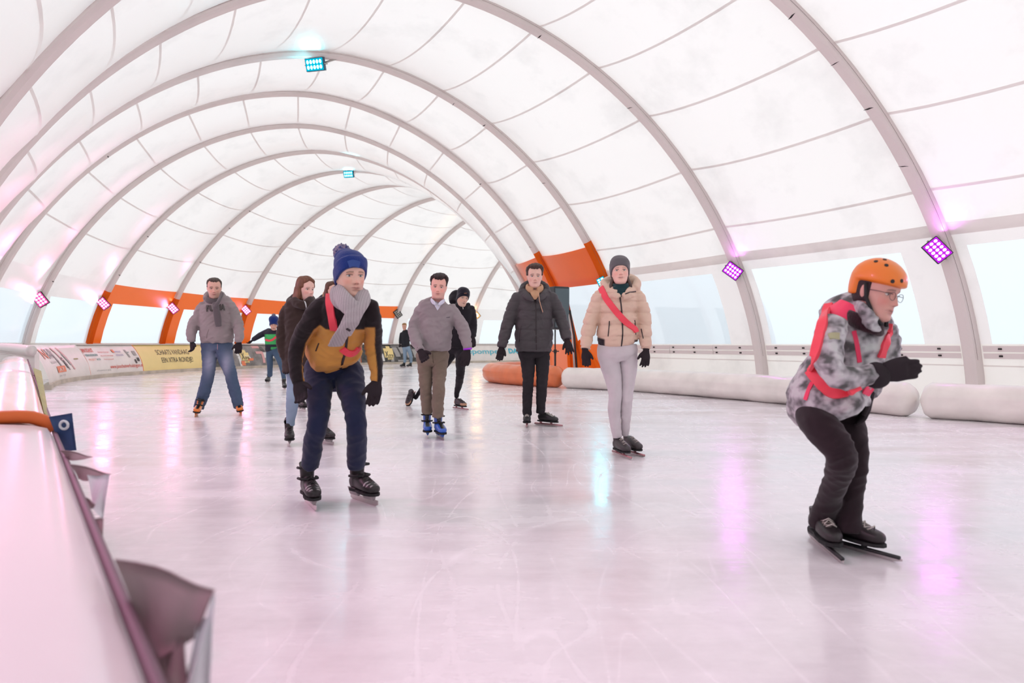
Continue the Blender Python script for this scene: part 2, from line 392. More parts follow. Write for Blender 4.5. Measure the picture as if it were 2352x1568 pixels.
# ------------------------------------------------------------------ outer boards with banners
class Path:
    def __init__(s, pts, m=24):
        s.P = catmull(pts, m); d = np.hypot(*np.diff(s.P[:, :2], axis=0).T); s.S = np.concatenate([[0], np.cumsum(d)]); s.L = s.S[-1]
    def at(s, t):
        return np.array([np.interp(t, s.S, s.P[:, 0]), np.interp(t, s.S, s.P[:, 1])])
    def tan(s, t):
        a = s.at(min(t + .05, s.L)) - s.at(max(t - .05, 0)); return a / np.linalg.norm(a)
    def nrm(s, t):           # to the right of travel
        a = s.tan(t); return np.array([a[1], -a[0]])
    def s_at_px(s, x, lo=0., hi=None):
        T = np.linspace(lo, hi or s.L, 800); X = np.array([CX + F * s.at(t)[0] / s.at(t)[1] for t in T]); return float(T[np.abs(X - x).argmin()])
def outer_pt(i, off):
    q = ring_pt(i, ARC); g = RING[i][2]; return (q[0] + off * math.cos(g), q[1] - off * math.sin(g))
n_ = NAMES
OUT = Path([(-8.5, 12.05), (-10.35, 14.7), outer_pt(n_['C'], .85), outer_pt(n_['D'], .85), outer_pt(n_['E'], .85), outer_pt(n_['FF'], .85),
            outer_pt(n_['G'], .85), outer_pt(n_['H'], .85), outer_pt(n_['I'], .85), outer_pt(n_['I'] + 1, .85)])
BH = .93
def bulge(z): return .40 * (1 - max(0, min(1, z / BH)) ** 2.2)
def board_pt(s, z, off=0.):
    p = OUT.at(s); n = OUT.nrm(s); k = bulge(z) + off
    return (p[0] + n[0] * k, p[1] + n[1] * k, z)
def sheet(name, s0, s1, z0, z1, m, parent=None, off=0., ripple=0., thick=.03, **kw):
    ns = max(3, int((s1 - s0) / .14)); Z = np.linspace(z0, z1, 10); V = []
    for t in np.linspace(s0, s1, ns):
        for z in Z:
            r = ripple * noise.noise(Vector((t * 2.2, z * 3.1, s0))) + ripple * .6 * noise.noise(Vector((t * 7, z * 5, s0)))
            V.append(board_pt(t, z, off + r))
    nf = len(V); Fc = grid_faces(ns, len(Z), flip=True)
    for t in np.linspace(s0, s1, ns):
        for z in (z1, z0): V.append(board_pt(t, z, -thick))
    a = nf
    for i in range(ns - 1):
        Fc.append((i * 10 + 9, (i + 1) * 10 + 9, a + 2 * (i + 1), a + 2 * i))
    return obj(name, V, Fc, m, parent, **kw)
def text_mesh(txt, size, font_squeeze=1., bold=0., spacing=1.):
    cu = bpy.data.curves.new('txt', 'FONT'); cu.body = txt; cu.size = size; cu.resolution_u = 3; cu.offset = bold; cu.space_character = spacing
    to = bpy.data.objects.new('txt', cu); COL.objects.link(to); bpy.context.view_layer.update()
    me = to.evaluated_get(bpy.context.evaluated_depsgraph_get()).to_mesh()
    V = [(v.co.x * font_squeeze, v.co.y) for v in me.vertices]; Fc = [list(p.vertices) for p in me.polygons]
    to.evaluated_get(bpy.context.evaluated_depsgraph_get()).to_mesh_clear(); bpy.data.objects.remove(to); bpy.data.curves.remove(cu)
    return V, Fc
def board_text(txt, s0, s1, zb, h, m, parent, off=.016, bold=0., name='lettering', **kw):
    V, Fc = text_mesh(txt, 1., bold=bold); xs = [v[0] for v in V]; w = max(xs) - min(xs); x0 = min(xs)
    return obj(name, [board_pt(s0 + (v[0] - x0) / w * (s1 - s0), zb + v[1] * h / .72, off) for v in V], Fc, m, parent, smooth=False, **kw)
def board_quad(s0, s1, z0, z1, m, parent, off=.013, name='print', skew=0., **kw):
    V = [board_pt(t + skew * (z - z0), z, off) for t in np.linspace(s0, s1, 4) for z in np.linspace(z0, z1, 4)]
    return obj(name, V, grid_faces(4, 4, flip=True), m, parent, smooth=True, **kw)
def pr(name, c, r=.5): return mat(name, c, r)
M['vinyl'] = mat('white vinyl', (.90, .83, .79), .42, vary=.08, vscale=2., bump=.15, bscale=5)
M['yellow'] = mat('yellow vinyl', (.98, .77, .33), .45, vary=.05, vscale=2., bump=.15, bscale=5)
M['photo'] = mat('grey photo print', (.34, .31, .30), .4, vary=.55, vscale=2.4, bump=.1, bscale=5)
M['photo_dark'] = mat('dark photo print', (.10, .095, .09), .4, vary=.8, vscale=5)
M['kick'] = mat('kick board', (.62, .54, .45), .6, vary=.25, vscale=3)
M['red'] = pr('red print', (.72, .10, .06)); M['ink'] = pr('ink', (.06, .055, .05)); M['teal'] = pr('teal print', (.08, .28, .26)); M['cyan'] = pr('cyan print', (.10, .50, .62))
M['lilac'] = pr('lilac print', (.42, .38, .58)); M['peach'] = pr('orange print', (.90, .25, .12)); M['greyp'] = pr('grey print', (.40, .38, .37)); M['white'] = pr('white print', (.85, .83, .8)); M['pinkp'] = pr('pink print', (.80, .42, .42)); M['olive'] = pr('olive', (.38, .34, .13))
xs = lambda x: OUT.s_at_px(x, 3.0)
sb = dict(a=OUT.s_at_px(66), b=xs(172), c=xs(303), d=xs(466), e=xs(705), f=xs(820), g=xs(935), h=xs(1010))
g_ = 'sponsor banners on the outer boards'
b1 = sheet('banner', sb['a'] - .9, sb['b'] - .03, .10, BH, M['vinyl'], ripple=.014, label='crumpled white banner with slanted stripes, nearest the padded barrier', cat='banner', group=g_)
b2 = sheet('banner', sb['b'], sb['c'] - .03, .10, BH, M['vinyl'], ripple=.010, label='white banner with red web address along its lower edge', cat='banner', group=g_)
b3 = sheet('banner', sb['c'], sb['d'] - .03, .10, BH, M['yellow'], ripple=.010, label='yellow banner with two lines of dark capitals', cat='banner', group=g_)
b4 = sheet('banner', sb['d'], sb['e'], .10, BH, M['photo'], ripple=.010, label='grey photo banner with white truck and pink boards behind the man in green', cat='banner', group=g_)
b5 = sheet('banner', sb['f'], sb['h'], .10, BH, M['photo_dark'], ripple=.01, label='black and grey machine photo banner with yellow emblem near the blond man', cat='banner', group=g_)
b6 = sheet('banner', sb['h'] + .03, OUT.L - .1, .10, BH, M['vinyl'], label='far white banner with light blue lettering', cat='banner', group=g_)
b7 = sheet('banner', sb['e'] + .03, sb['f'] - .03, .10, BH, M['photo'], ripple=.010, label='plain grey banner behind the man in the blue bobble hat', cat='banner', group=g_)
# writing on banner 1
def lp(b0, b1_, u): return b0 + (b1_ - b0) * u
A = lambda x: OUT.s_at_px(x, 0.)
board_text('N', A(73), A(84), .62, .23, M['peach'], b1, bold=.01); board_text('&P', A(86), A(99), .62, .23, M['greyp'], b1, bold=.01)
board_text('RENT', A(82), A(104), .50, .05, M['greyp'], b1)
board_quad(A(90), A(112), .27, .42, M['peach'], b1); board_text('A7', A(94), A(106), .30, .08, M['white'], b1, off=.022)
board_text('06 10', A(92), A(107), .17, .05, M['greyp'], b1)
for k, (x, z0, z1, m_) in enumerate(((103, .40, .85, 'greyp'), (112, .55, .86, 'pinkp'), (118, .35, .62, 'ink'), (124, .60, .86, 'pinkp'), (127, .42, .70, 'greyp'), (133, .30, .80, 'pinkp'), (121, .30, .5, 'greyp'))):
    board_quad(A(x), A(x + 3.4), z0, z1, M[m_], b1, name='stripe', skew=-.9)
board_quad(A(142), A(152), .55, .58, M['olive'], b1)
# writing on banner 2
board_text('JAN SCHUT', A(172), A(201), .73, .10, M['red'], b2, bold=.03); board_text('VERHUIZINGEN', A(174), A(203), .62, .055, M['teal'], b2, bold=.03)
board_text('PROJECT', A(177), A(195), .50, .05, M['peach'], b2); board_text('& CO', A(197), A(206), .50, .05, M['teal'], b2, bold=.03)
for k, (t_, x0, x1, z) in enumerate((('Bedrijfsverhuizingen', 208, 234, .705), ('Particuliere verhuizingen', 210, 240, .60), ('Internationaal', 213, 236, .50))):
    board_text(t_, A(x0), A(x1), z, .035, M['red'], b2)
board_quad(A(243), A(248), .70, .79, M['peach'], b2, skew=-.3)
board_text('ERKENDE', A(249), A(263), .70, .05, M['lilac'], b2, bold=.01); board_text('VERHUIZER', A(247), A(264), .60, .05, M['lilac'], b2, bold=.01)
board_quad(A(276), A(280), .55, .78, M['greyp'], b2, skew=-.3, name='stripe'); board_quad(A(289), A(296), .60, .74, M['greyp'], b2, name='stripe'); board_quad(A(292), A(298), .42, .53, M['ink'], b2, name='stripe'); board_quad(A(286), A(290), .36, .48, M['ink'], b2, name='stripe', skew=-.2)
board_quad(A(277), A(282), .69, .71, M['teal'], b2, name='stripe')
board_text('www.janschutverhuizingen.nl', A(222), A(301), .245, .11, M['red'], b2, bold=.008)
board_text('verhuisservice en opslag', A(187), A(222), .19, .05, M['greyp'], b2)
# banner 3
board_text('SCHAATS VANDAAG', A(345), A(420), .60, .17, M['ink'], b3, bold=-.004); board_text('EEN XTRA RONDJE!', A(351), A(424), .34, .17, M['ink'], b3, bold=-.004)
board_text('X', A(451), A(460), .36, .22, M['ink'], b3, bold=.02); board_text('tra', A(457), A(465), .32, .12, M['ink'], b3, bold=.01); board_quad(A(453), A(466), .27, .30, M['ink'], b3)
# banner 4: machines on a grey photograph
def emblem(x0, x1, b, z0=.28, z1=.75):
    board_quad(A(x0), A(x1), z0 + .10, z1 - .1, M['yellow'], b, name='emblem'); board_quad(A(x0) + (A(x1) - A(x0)) * .35, A(x0) + (A(x1) - A(x0)) * .75, z1 - .1, z1, M['yellow'], b, name='emblem')
    board_quad(A(x0) + .15, A(x1) - .05, z0, z0 + .07, M['yellow'], b, name='emblem'); board_text('NATUURIJS', A(x0) + .2, A(x1) - .1, z0 + .01, .045, M['ink'], b, off=.022)
    board_text('X', A(x0) + (A(x1) - A(x0)) * .08, A(x0) + (A(x1) - A(x0)) * .45, z0 + .14, .26, M['ink'], b, off=.022, bold=.02)
    board_text('tra', A(x0) + (A(x1) - A(x0)) * .45, A(x0) + (A(x1) - A(x0)) * .95, z0 + .14, .15, M['ink'], b, off=.022, bold=.01)
emblem(538, 559, b4, .22, .72)
for x0, x1, z0, z1, m_, sk in ((475, 498, .12, .55, 'photo_dark', 0), (500, 507, .2, .6, 'greyp', -.2), (535, 541, .1, .9, 'white', -.2), (574, 590, .78, .88, 'pinkp', -.2), (578, 594, .56, .66, 'pinkp', -.2),
        (538, 548, .12, .30, 'peach', -.2), (553, 566, .30, .40, 'peach', .3), (594, 616, .40, .62, 'white', 0), (592, 600, .66, .84, 'photo_dark', -.4), (604, 618, .25, .36, 'photo_dark', 0), (589, 594, .2, .62, 'pinkp', 0), (560, 566, .3, .86, 'white', -.9), (556, 559, .3, .86, 'white', -.9), (628, 634, .3, .6, 'peach', -.3), (640, 656, .3, .8, 'greyp', 0), (662, 700, .2, .45, 'photo_dark', 0), (668, 690, .5, .8, 'white', -.2)):
    board_quad(A(x0), A(x1), z0, z1, M[m_], b4, name='printed_shape', skew=sk)
emblem(876, 896, b5, .22, .85)
for x0, x1, z0, z1, m_, sk in ((902, 912, .35, .8, 'greyp', -.3), (905, 930, .12, .2, 'greyp', 0), (915, 926, .5, .8, 'greyp', -.3), (890, 897, .12, .3, 'greyp', 0), (928, 940, .3, .6, 'greyp', -.2), (868, 876, .15, .5, 'white', -.2), (895, 930, .84, .88, 'greyp', 0), (945, 960, .3, .7, 'greyp', -.2)):
    board_quad(A(x0), A(x1), z0, z1, M[m_], b5, name='printed_shape', skew=sk)
board_text('warmtepompen', A(1008), A(1150), .46, .26, M['cyan'], b6, bold=.012); board_text('DAIKIN', A(1163), A(1212), .48, .24, M['cyan'], b6, bold=.05)
board_text('R', A(1157), A(1160), .66, .08, M['cyan'], b6)
# kick board along the foot, and white cap along the top
def strip(name, s0, s1, prof_, m, label=None, cat=None, **kw):
    ns = int((s1 - s0) / .3); V = []
    for t in np.linspace(s0, s1, ns):
        p = OUT.at(t); n = OUT.nrm(t)
        for (k, z) in prof_: V.append((p[0] + n[0] * k, p[1] + n[1] * k, z))
    k_ = len(prof_); return obj(name, V, grid_faces(ns, k_, wrap=True, flip=True) + [tuple(range(k_)), tuple(len(V) - 1 - q for q in range(k_))], m, None, smooth=False, label=label, cat=cat, **kw)
strip('kick_board', max(.9, sb['a'] - .9), OUT.L - .1, ((.30, 0), (.44, 0), (.44, .10), (.30, .10)), M['kick'], 'low beige kick board running under the banners', 'board')
strip('top_cap', sb['b'], OUT.L - .1, ((-.14, BH), (.05, BH), (.05, BH + .022), (-.14, BH + .022)), M['vinyl'], 'thin white cap along the top of the banners', 'rail')

# ------------------------------------------------------------------ near padded barrier
NBD = np.array([-.583, .812]); NBN = np.array([.812, .583])         # direction and ice-side normal
def nb(d, across=0., z=0.):     # point at distance d in front of the camera on the barrier's ice-side edge
    t = (d - .67) / .812; p = np.array([-.34, .67]) + NBD * t + NBN * across
    return np.array([p[0], p[1], z])
def topz(d): return .62 + max(0, d - 3) * .013
M['pad1'] = mat('pale glossy tarpaulin', (.78, .68, .71), .28, bump=.25, bscale=3.5, coat=.25)
M['pad2'] = mat('peach tarpaulin', (.80, .55, .42), .22, bump=.3, bscale=4, coat=.4)
M['pad3'] = mat('white tarpaulin', (.78, .72, .69), .22, bump=.3, bscale=5, coat=.4)
M['lamp_pink'] = mat('sheet with lamp pink', (.82, .48, .62), .25, coat=.4, bump=.3, bscale=3)  # pink of the lamps put into the colour of a white cover
M['piping'] = mat('orange piping', (.72, .13, .02), .5)
M['trimp'] = mat('mauve edging', (.17, .10, .13), .6)
def cushion(d0, d1, m, label, width=.34, edge=True, wav=.0):
    n = max(6, int((d1 - d0) / .12)); secs = []
    for d in np.linspace(d0, d1, n):
        u = (d - d0) / (d1 - d0); e = min(1, min(u, 1 - u) * (d1 - d0) / .06 + .35) ; z = topz(d); w = width
        ww = wav * math.sin(d * 9)
        sec = []
        for k, (a, h) in enumerate(((0., -.30), (0., -.05), (-.02, -.015), (-.07, .0), (-.5 * w, .018 + ww), (-w + .07, .0), (-w + .01, -.03), (-w, -.30))):
            sec.append(nb(d, a, z + (h - .03 * (1 - e))))
        secs += sec
    ends = len(secs); Fc = grid_faces(n, 8, wrap=True, flip=False); Fc += [list(range(8)), [ends - 1 - k for k in range(8)]]
    root = empty('barrier_cushion', nb(d0, 0, 0), label, 'cushion', 'padded cushions on the near barrier')
    obj('pad', secs, Fc, m, root)
    if edge:
        mb = MB(); mb.tube([nb(d, .012, topz(d) - .055) for d in np.linspace(d0, d1, n)], .010, 6); mb.out('edging', M['trimp'], root)
    return root
c1 = cushion(-1.2, 2.96, M['pad1'], 'pale pink-white cushion closest to the camera with an orange piped end', width=.5)
V = []; nn_ = 14
mb = MB(); mb.tube([nb(2.99, a, topz(3) + .022 - .06 * max(0, (abs(a + .25) / .25) ** 6 * .8)) for a in np.linspace(.01, -.5, 14)], .028, 8); mb.out('piping', M['piping'], c1)
cushion(3.02, 7.0, M['pad2'], 'peach cushion just beyond the orange piping', width=.36, wav=.006)
cushion(7.04, 9.4, M['pad3'], 'white cushion past the peach one', width=.34)
cushion(9.44, 10.9, M['pad2'], 'small peach cushion far along the near barrier', width=.34)
cushion(10.94, 12.0, M['pad3'], 'last white cushion beside the first banner', width=.34)
# padded back wall behind the cushions
def wallpad(d0, d1, m, label, off=-.5, w=.5, z=.46):
    V = [nb(d, off - (w if k else 0) - (.25 * math.sin(d) * 0), z - .1 * k) for d in np.linspace(d0, d1, 12) for k in (0, 1)]
    V2 = [v - np.array([0, 0, .4]) for v in V]; n = len(V)
    Fc = grid_faces(12, 2) + [tuple(n + i for i in f[::-1]) for f in grid_faces(12, 2)] + [(2 * i, 2 * i + 2, n + 2 * i + 2, n + 2 * i) for i in range(11)]
    return obj('walkway_cover', V + V2, Fc, m, None, label=label, cat='cover')
wallpad(3.1, 11.5, M['lamp_pink'], 'pink plastic cover behind the near cushions')
# padded roll at the far end of the near barrier, with two wires
rl = [Vector((-8.45, 12.1, .83)), Vector((-8.9, 12.2, .87)), Vector((-9.4, 12.25, .875)), Vector((-9.85, 12.22, .87))]
root = empty('padded_roll', (-9.5, 12, 0), 'glossy white padded roll closing the end of the cushions', 'roll')
mb = MB(); mb.tube([Vector(p) for p in catmull(rl, 6)], .095, 14); mb.out('roll', M['pad3'], root)
mb = MB(); V = [(-8.45, 12.16, .80), (-9.85, 12.20, .80), (-9.85, 12.20, 0.), (-8.45, 12.16, 0.), (-8.42, 12.24, .80), (-9.82, 12.28, .80), (-9.82, 12.28, 0.), (-8.42, 12.24, 0.)]
mb.add(V, [(0, 1, 2, 3), (7, 6, 5, 4), (0, 4, 5, 1), (2, 6, 7, 3), (0, 3, 7, 4), (1, 5, 6, 2)]); mb.out('backing', M['vinyl'], root, smooth=False)
for k, (za, zb) in enumerate(((.97, .82), (.90, .76))):
    mb = MB(); mb.tube([Vector((-9.6, 11.85, za + .02)), Vector((-9.05, 11.8, (za + zb) / 2 - .02)), Vector((-8.55, 11.75, zb))], .006, 5)
    mb.out('wire', M['steel'], None, label=('upper' if k == 0 else 'lower') + ' thin wire stretched over the near cushions', cat='wire')
# olive board leaning on the ice side
mb = MB()
Q = [(3.5, -.01, .60), (8.4, .03, .66), (8.4, .11, .62), (3.5, .01, .58)]
top = [nb(a, b, c) for a, b, c in Q]; bot = [nb(a, b + .01, c - .07) for a, b, c in Q]
mb.add(top + bot, [(3, 2, 1, 0), (4, 5, 6, 7), (0, 1, 5, 4), (1, 2, 6, 5), (2, 3, 7, 6), (3, 0, 4, 7)]); mb.out('leaning_board', mat('olive board', (.33, .34, .07), .5, vary=.2), None, smooth=False, label='long olive green board leaning against the near barrier', cat='board')
# board wall under the cushions
mb = MB(); ds = np.linspace(-1.2, 12.0, 30)
V = [nb(d, a, z) for d in ds for (a, z) in ((-.02, .0), (-.02, topz(d) - .06), (-.30, topz(d) - .06), (-.30, 0.))]
obj('board_fence', V, grid_faces(30, 4, wrap=True), mat('barrier board', (.45, .36, .40), .6), None, smooth=False, label='low dark board wall carrying the near cushions', cat='barrier')
# pennants hanging off the ice side
M['flag_brown'] = mat('brown flag cloth', (.29, .20, .21), .7, bump=.2, bscale=12); M['flag_blue'] = mat('blue flag cloth', (.035, .07, .19), .6); M['flag_white'] = mat('white flag cloth', (.70, .68, .72), .6)
def pennant(P, m, label, fold=.012):
    """P: four corners (picture x, y, distance): top inner, top outer, bottom outer, bottom inner"""
    C = [np.array(px(*p)) for p in P]; n = 7; V = []
    nr = np.cross(C[1] - C[0], C[3] - C[0]); nr /= np.linalg.norm(nr)
    for side_ in (0, 1):
        for i in range(n):
            for j in range(n):
                u, v = i / 6, j / 6
                p = (C[0] * (1 - u) + C[1] * u) * (1 - v) + (C[3] * (1 - u) + C[2] * u) * v
                V.append(p + nr * (fold * math.sin(u * 5 + v * 2) + side_ * .003))
    Fc = grid_faces(n, n) + [tuple(i + 49 for i in f[::-1]) for f in grid_faces(n, n)]
    e = [i for i in range(7)] + [6 + 7 * i for i in range(1, 7)] + [48 - i for i in range(1, 7)] + [42 - 7 * i for i in range(1, 6)]
    for k in range(len(e)): Fc.append((e[k], e[(k + 1) % len(e)], e[(k + 1) % len(e)] + 49, e[k] + 49))
    return obj('pennant', V, Fc, m, None, label=label, cat='flag', group='pennants along the near barrier')
pb = pennant([(112, 957, 2.95), (166, 948, 2.95), (174, 1034, 2.93), (140, 1036, 2.95)], M['flag_blue'], 'dark blue pennant with a white ringed eyelet', fold=.004)
mb = MB(); c = px(147, 976, 2.93)
mb.tube([c + Vector((math.cos(a) * .017, 0, math.sin(a) * .017)) for a in np.linspace(0, 2 * math.pi, 17)], .006, 6, caps=False); mb.out('eyelet', M['flag_white'], pb)
pennant([(138, 1034, 2.3), (216, 1048, 2.2), (190, 1056, 2.2), (150, 1056, 2.3)], M['flag_brown'], 'small brown pennant right under the blue one', fold=.006)
pennant([(160, 1066, 2.0), (258, 1088, 1.95), (215, 1105, 1.95), (176, 1100, 2.0)], M['flag_brown'], 'second brown pennant with its tip out over the ice', fold=.006)
pennant([(200, 1090, 1.93), (256, 1092, 1.93), (232, 1190, 1.9), (206, 1150, 1.9)], M['flag_white'], 'white pennant below the second brown one')
pennant([(190, 1140, 1.7), (220, 1158, 1.7), (212, 1168, 1.7), (196, 1166, 1.7)], M['flag_brown'], 'short brown tab on the barrier edge', fold=.004)
pennant([(204, 1186, 1.5), (238, 1192, 1.5), (234, 1262, 1.45), (224, 1250, 1.45)], M['flag_brown'], 'narrow grey-brown tab below the short one', fold=.004)
pennant([(262, 1284, 1.02), (506, 1350, .93), (436, 1470, .92), (330, 1540, .98)], M['flag_brown'], 'large blurred brown pennant closest to the camera')
pennant([(452, 1432, .925), (505, 1362, .93), (470, 1590, .90), (395, 1620, .90)], M['flag_white'], 'blurred white pennant tucked behind the large brown one')
pennant([(345, 1500, .95), (436, 1466, .93), (425, 1640, .88), (360, 1660, .88)], M['flag_brown'], 'lowest brown pennant at the bottom of the frame')

# ------------------------------------------------------------------ inflatable divider along the inner wall
M['tubew'] = mat('white inflatable skin', (.90, .84, .79), .35, bump=.35, bscale=2.2, coat=.15, vary=.12, vscale=2.5)
M['tubeo'] = mat('orange inflatable skin', (.80, .20, .07), .33, bump=.4, bscale=3.5, coat=.15, vary=.10, vscale=4)
def roll_tube(pts, r, m, label, ribs=1.5, roundend=(True, True), crease=True, rib_amp=.012):
    P = Path(pts, 30); n = int(P.L / .07); V = []; K = 28
    for i in range(n + 1):
        s = P.L * i / n; p = P.at(s); nr = P.nrm(s); e = 1.
        if roundend[0]: e = min(e, math.sqrt(max(.0, 1 - max(0, 1 - s / (r * .8)) ** 2)) + .02)
        if roundend[1]: e = min(e, math.sqrt(max(.0, 1 - max(0, 1 - (P.L - s) / (r * .8)) ** 2)) + .02)
        rib = -rib_amp * math.exp(-((s % ribs) - ribs / 2) ** 2 / .0012) + .006 * noise.noise(Vector((s * 2, 0, r)))
        for k in range(K):
            a = 2 * math.pi * k / K; cr = -.022 * math.exp(-((math.sin(a) + .05) / .10) ** 2) if crease else 0
            rr = (r + rib + cr + .012 * noise.noise(Vector((s * 3, math.cos(a) * 2, math.sin(a) * 2)))) * e
            zz = r + math.sin(a) * rr * 1.02
            V.append((p[0] + nr[0] * math.cos(a) * rr, p[1] + nr[1] * math.cos(a) * rr, max(0.0, zz)))
    Fc = grid_faces(n + 1, K, wrap=True, flip=True) + [list(range(K)), [len(V) - 1 - k for k in range(K)]]
    return obj('inflatable_roll', V, Fc, m, None, label=label, cat='barrier', group='inflatable rolls along the inner wall')
TP = [(8.6, 4.2), (7.0, 6.6), (6.05, 8.15), (5.28, 8.9)]
roll_tube(TP, .225, M['tubew'], 'white inflatable roll at the right edge of the rink', ribs=1.15)
roll_tube([(5.25, 8.93), (4.35, 10.85), (3.42, 12.45), (2.45, 13.8), (1.12, 14.95)], .222, M['tubew'], 'long white inflatable roll running behind the runner', ribs=1.9)
roll_tube([(1.10, 14.97), (.35, 15.65), (-.30, 16.6), (-.52, 17.5), (-.2, 18.4), (.5, 19.0)], .235, M['tubeo'], 'orange inflatable roll with rounded end at the inner corner', ribs=.42, rib_amp=.008)

# ------------------------------------------------------------------ speaker on its stand beside the inner doorway
sp = px(1278, 845, 16.3); sx, sy = sp.x, sp.y
root = empty('loudspeaker', (sx, sy, 0), 'tall black loudspeaker under the orange header of the doorway', 'speaker')
R = Matrix.Rotation(math.radians(28), 3, 'Z')
mb = MB(); w_, d_ = .42, .36
zc0, zc1 = 1.62, 2.28
mb.box((sx + .04, sy, (zc0 + zc1) / 2 - .15), w_, d_, zc1 - zc0 + .35, R, bev=.03); mb.out('cabinet', mat('speaker cabinet', (.03, .035, .04), .5), root, smooth=False)
mb = MB(); mb.box(Vector((sx + .04, sy, (zc0 + zc1) / 2 - .15)) + R @ Vector((0, -d_ / 2 - .006, 0)), w_ * .9, .012, zc1 - zc0 + .25, R, bev=.004); mb.out('grille', mat('speaker grille', (.10, .13, .145), .5, bump=.3, bscale=200), root, smooth=False)
root2 = empty('speaker_stand', (sx - .03, sy, 0), 'black tripod stand under the loudspeaker', 'stand')
zb = zc0 - .33
mb = MB(); mb.tube([Vector((sx - .03, sy, .16)), Vector((sx - .03, sy, .75))], .024, 10).tube([Vector((sx - .03, sy, .7)), Vector((sx - .03, sy, zb))], .017, 10); mb.out('pole', M['black'], root2)
mb = MB(); mb.box((sx - .03, sy, .78), .07, .07, .09, bev=.01); mb.tube([Vector((sx - .1, sy, .78)), Vector((sx + .06, sy, .78))], .012); mb.out('collar', M['black'], root2)
mb = MB(); mb.box((sx - .03, sy, .30), .06, .06, .05, bev=.01); mb.out('hub', M['black'], root2)
for k in range(3):
    a = 2.2 + k * 2 * math.pi / 3; mb = MB(); mb.tube([Vector((sx - .03, sy, .42)), Vector((sx - .03 + .42 * math.cos(a), sy + .42 * math.sin(a), .012))], .012, 6); mb.out('leg', M['black'], root2)

# orange curtain gathered at the arch foot with its lacing
def curtain(P, m, parent, name, amp=.03, fr=26):
    A_, B_, C_, D_ = [np.array(px(*p)) for p in P]; n = 22; V = []; nr = np.cross(B_ - A_, D_ - A_); nr /= np.linalg.norm(nr)
    for j in range(14):
        for i in range(n):
            u, v = i / (n - 1), j / 13; p = (A_ * (1 - u) + B_ * u) * (1 - v) + (D_ * (1 - u) + C_ * u) * v
            V.append(p + nr * amp * math.sin(u * fr + v * 2.5) * (.4 + .6 * v))
    return obj(name, V, grid_faces(14, n), m, parent)
cr = empty('orange_curtain', px(1320, 850, 16.2), 'orange curtain gathered at the doorway arch behind the speaker', 'curtain')
cr.location.z = 0; WO[cr.name].z = 0
curtain([(1296, 660, 16.4), (1306, 690, 16.4), (1345, 853, 16.0), (1305, 850, 16.3)], M['orange'], cr, 'cloth', .05, 20)
curtain([(1318, 790, 16.2), (1336, 776, 16.2), (1392, 858, 15.8), (1322, 853, 16.0)], M['orange'], cr, 'cloth', .04, 26)
for k, x in enumerate((0, 5)):
    mb = MB(); mb.tube([px(1304 + x, 712, 16.25), px(1314 + x, 770, 16.15), px(1320 + x, 851, 15.95)], .022, 6); mb.out('lace', M['black'] if k else M['alu'], cr)

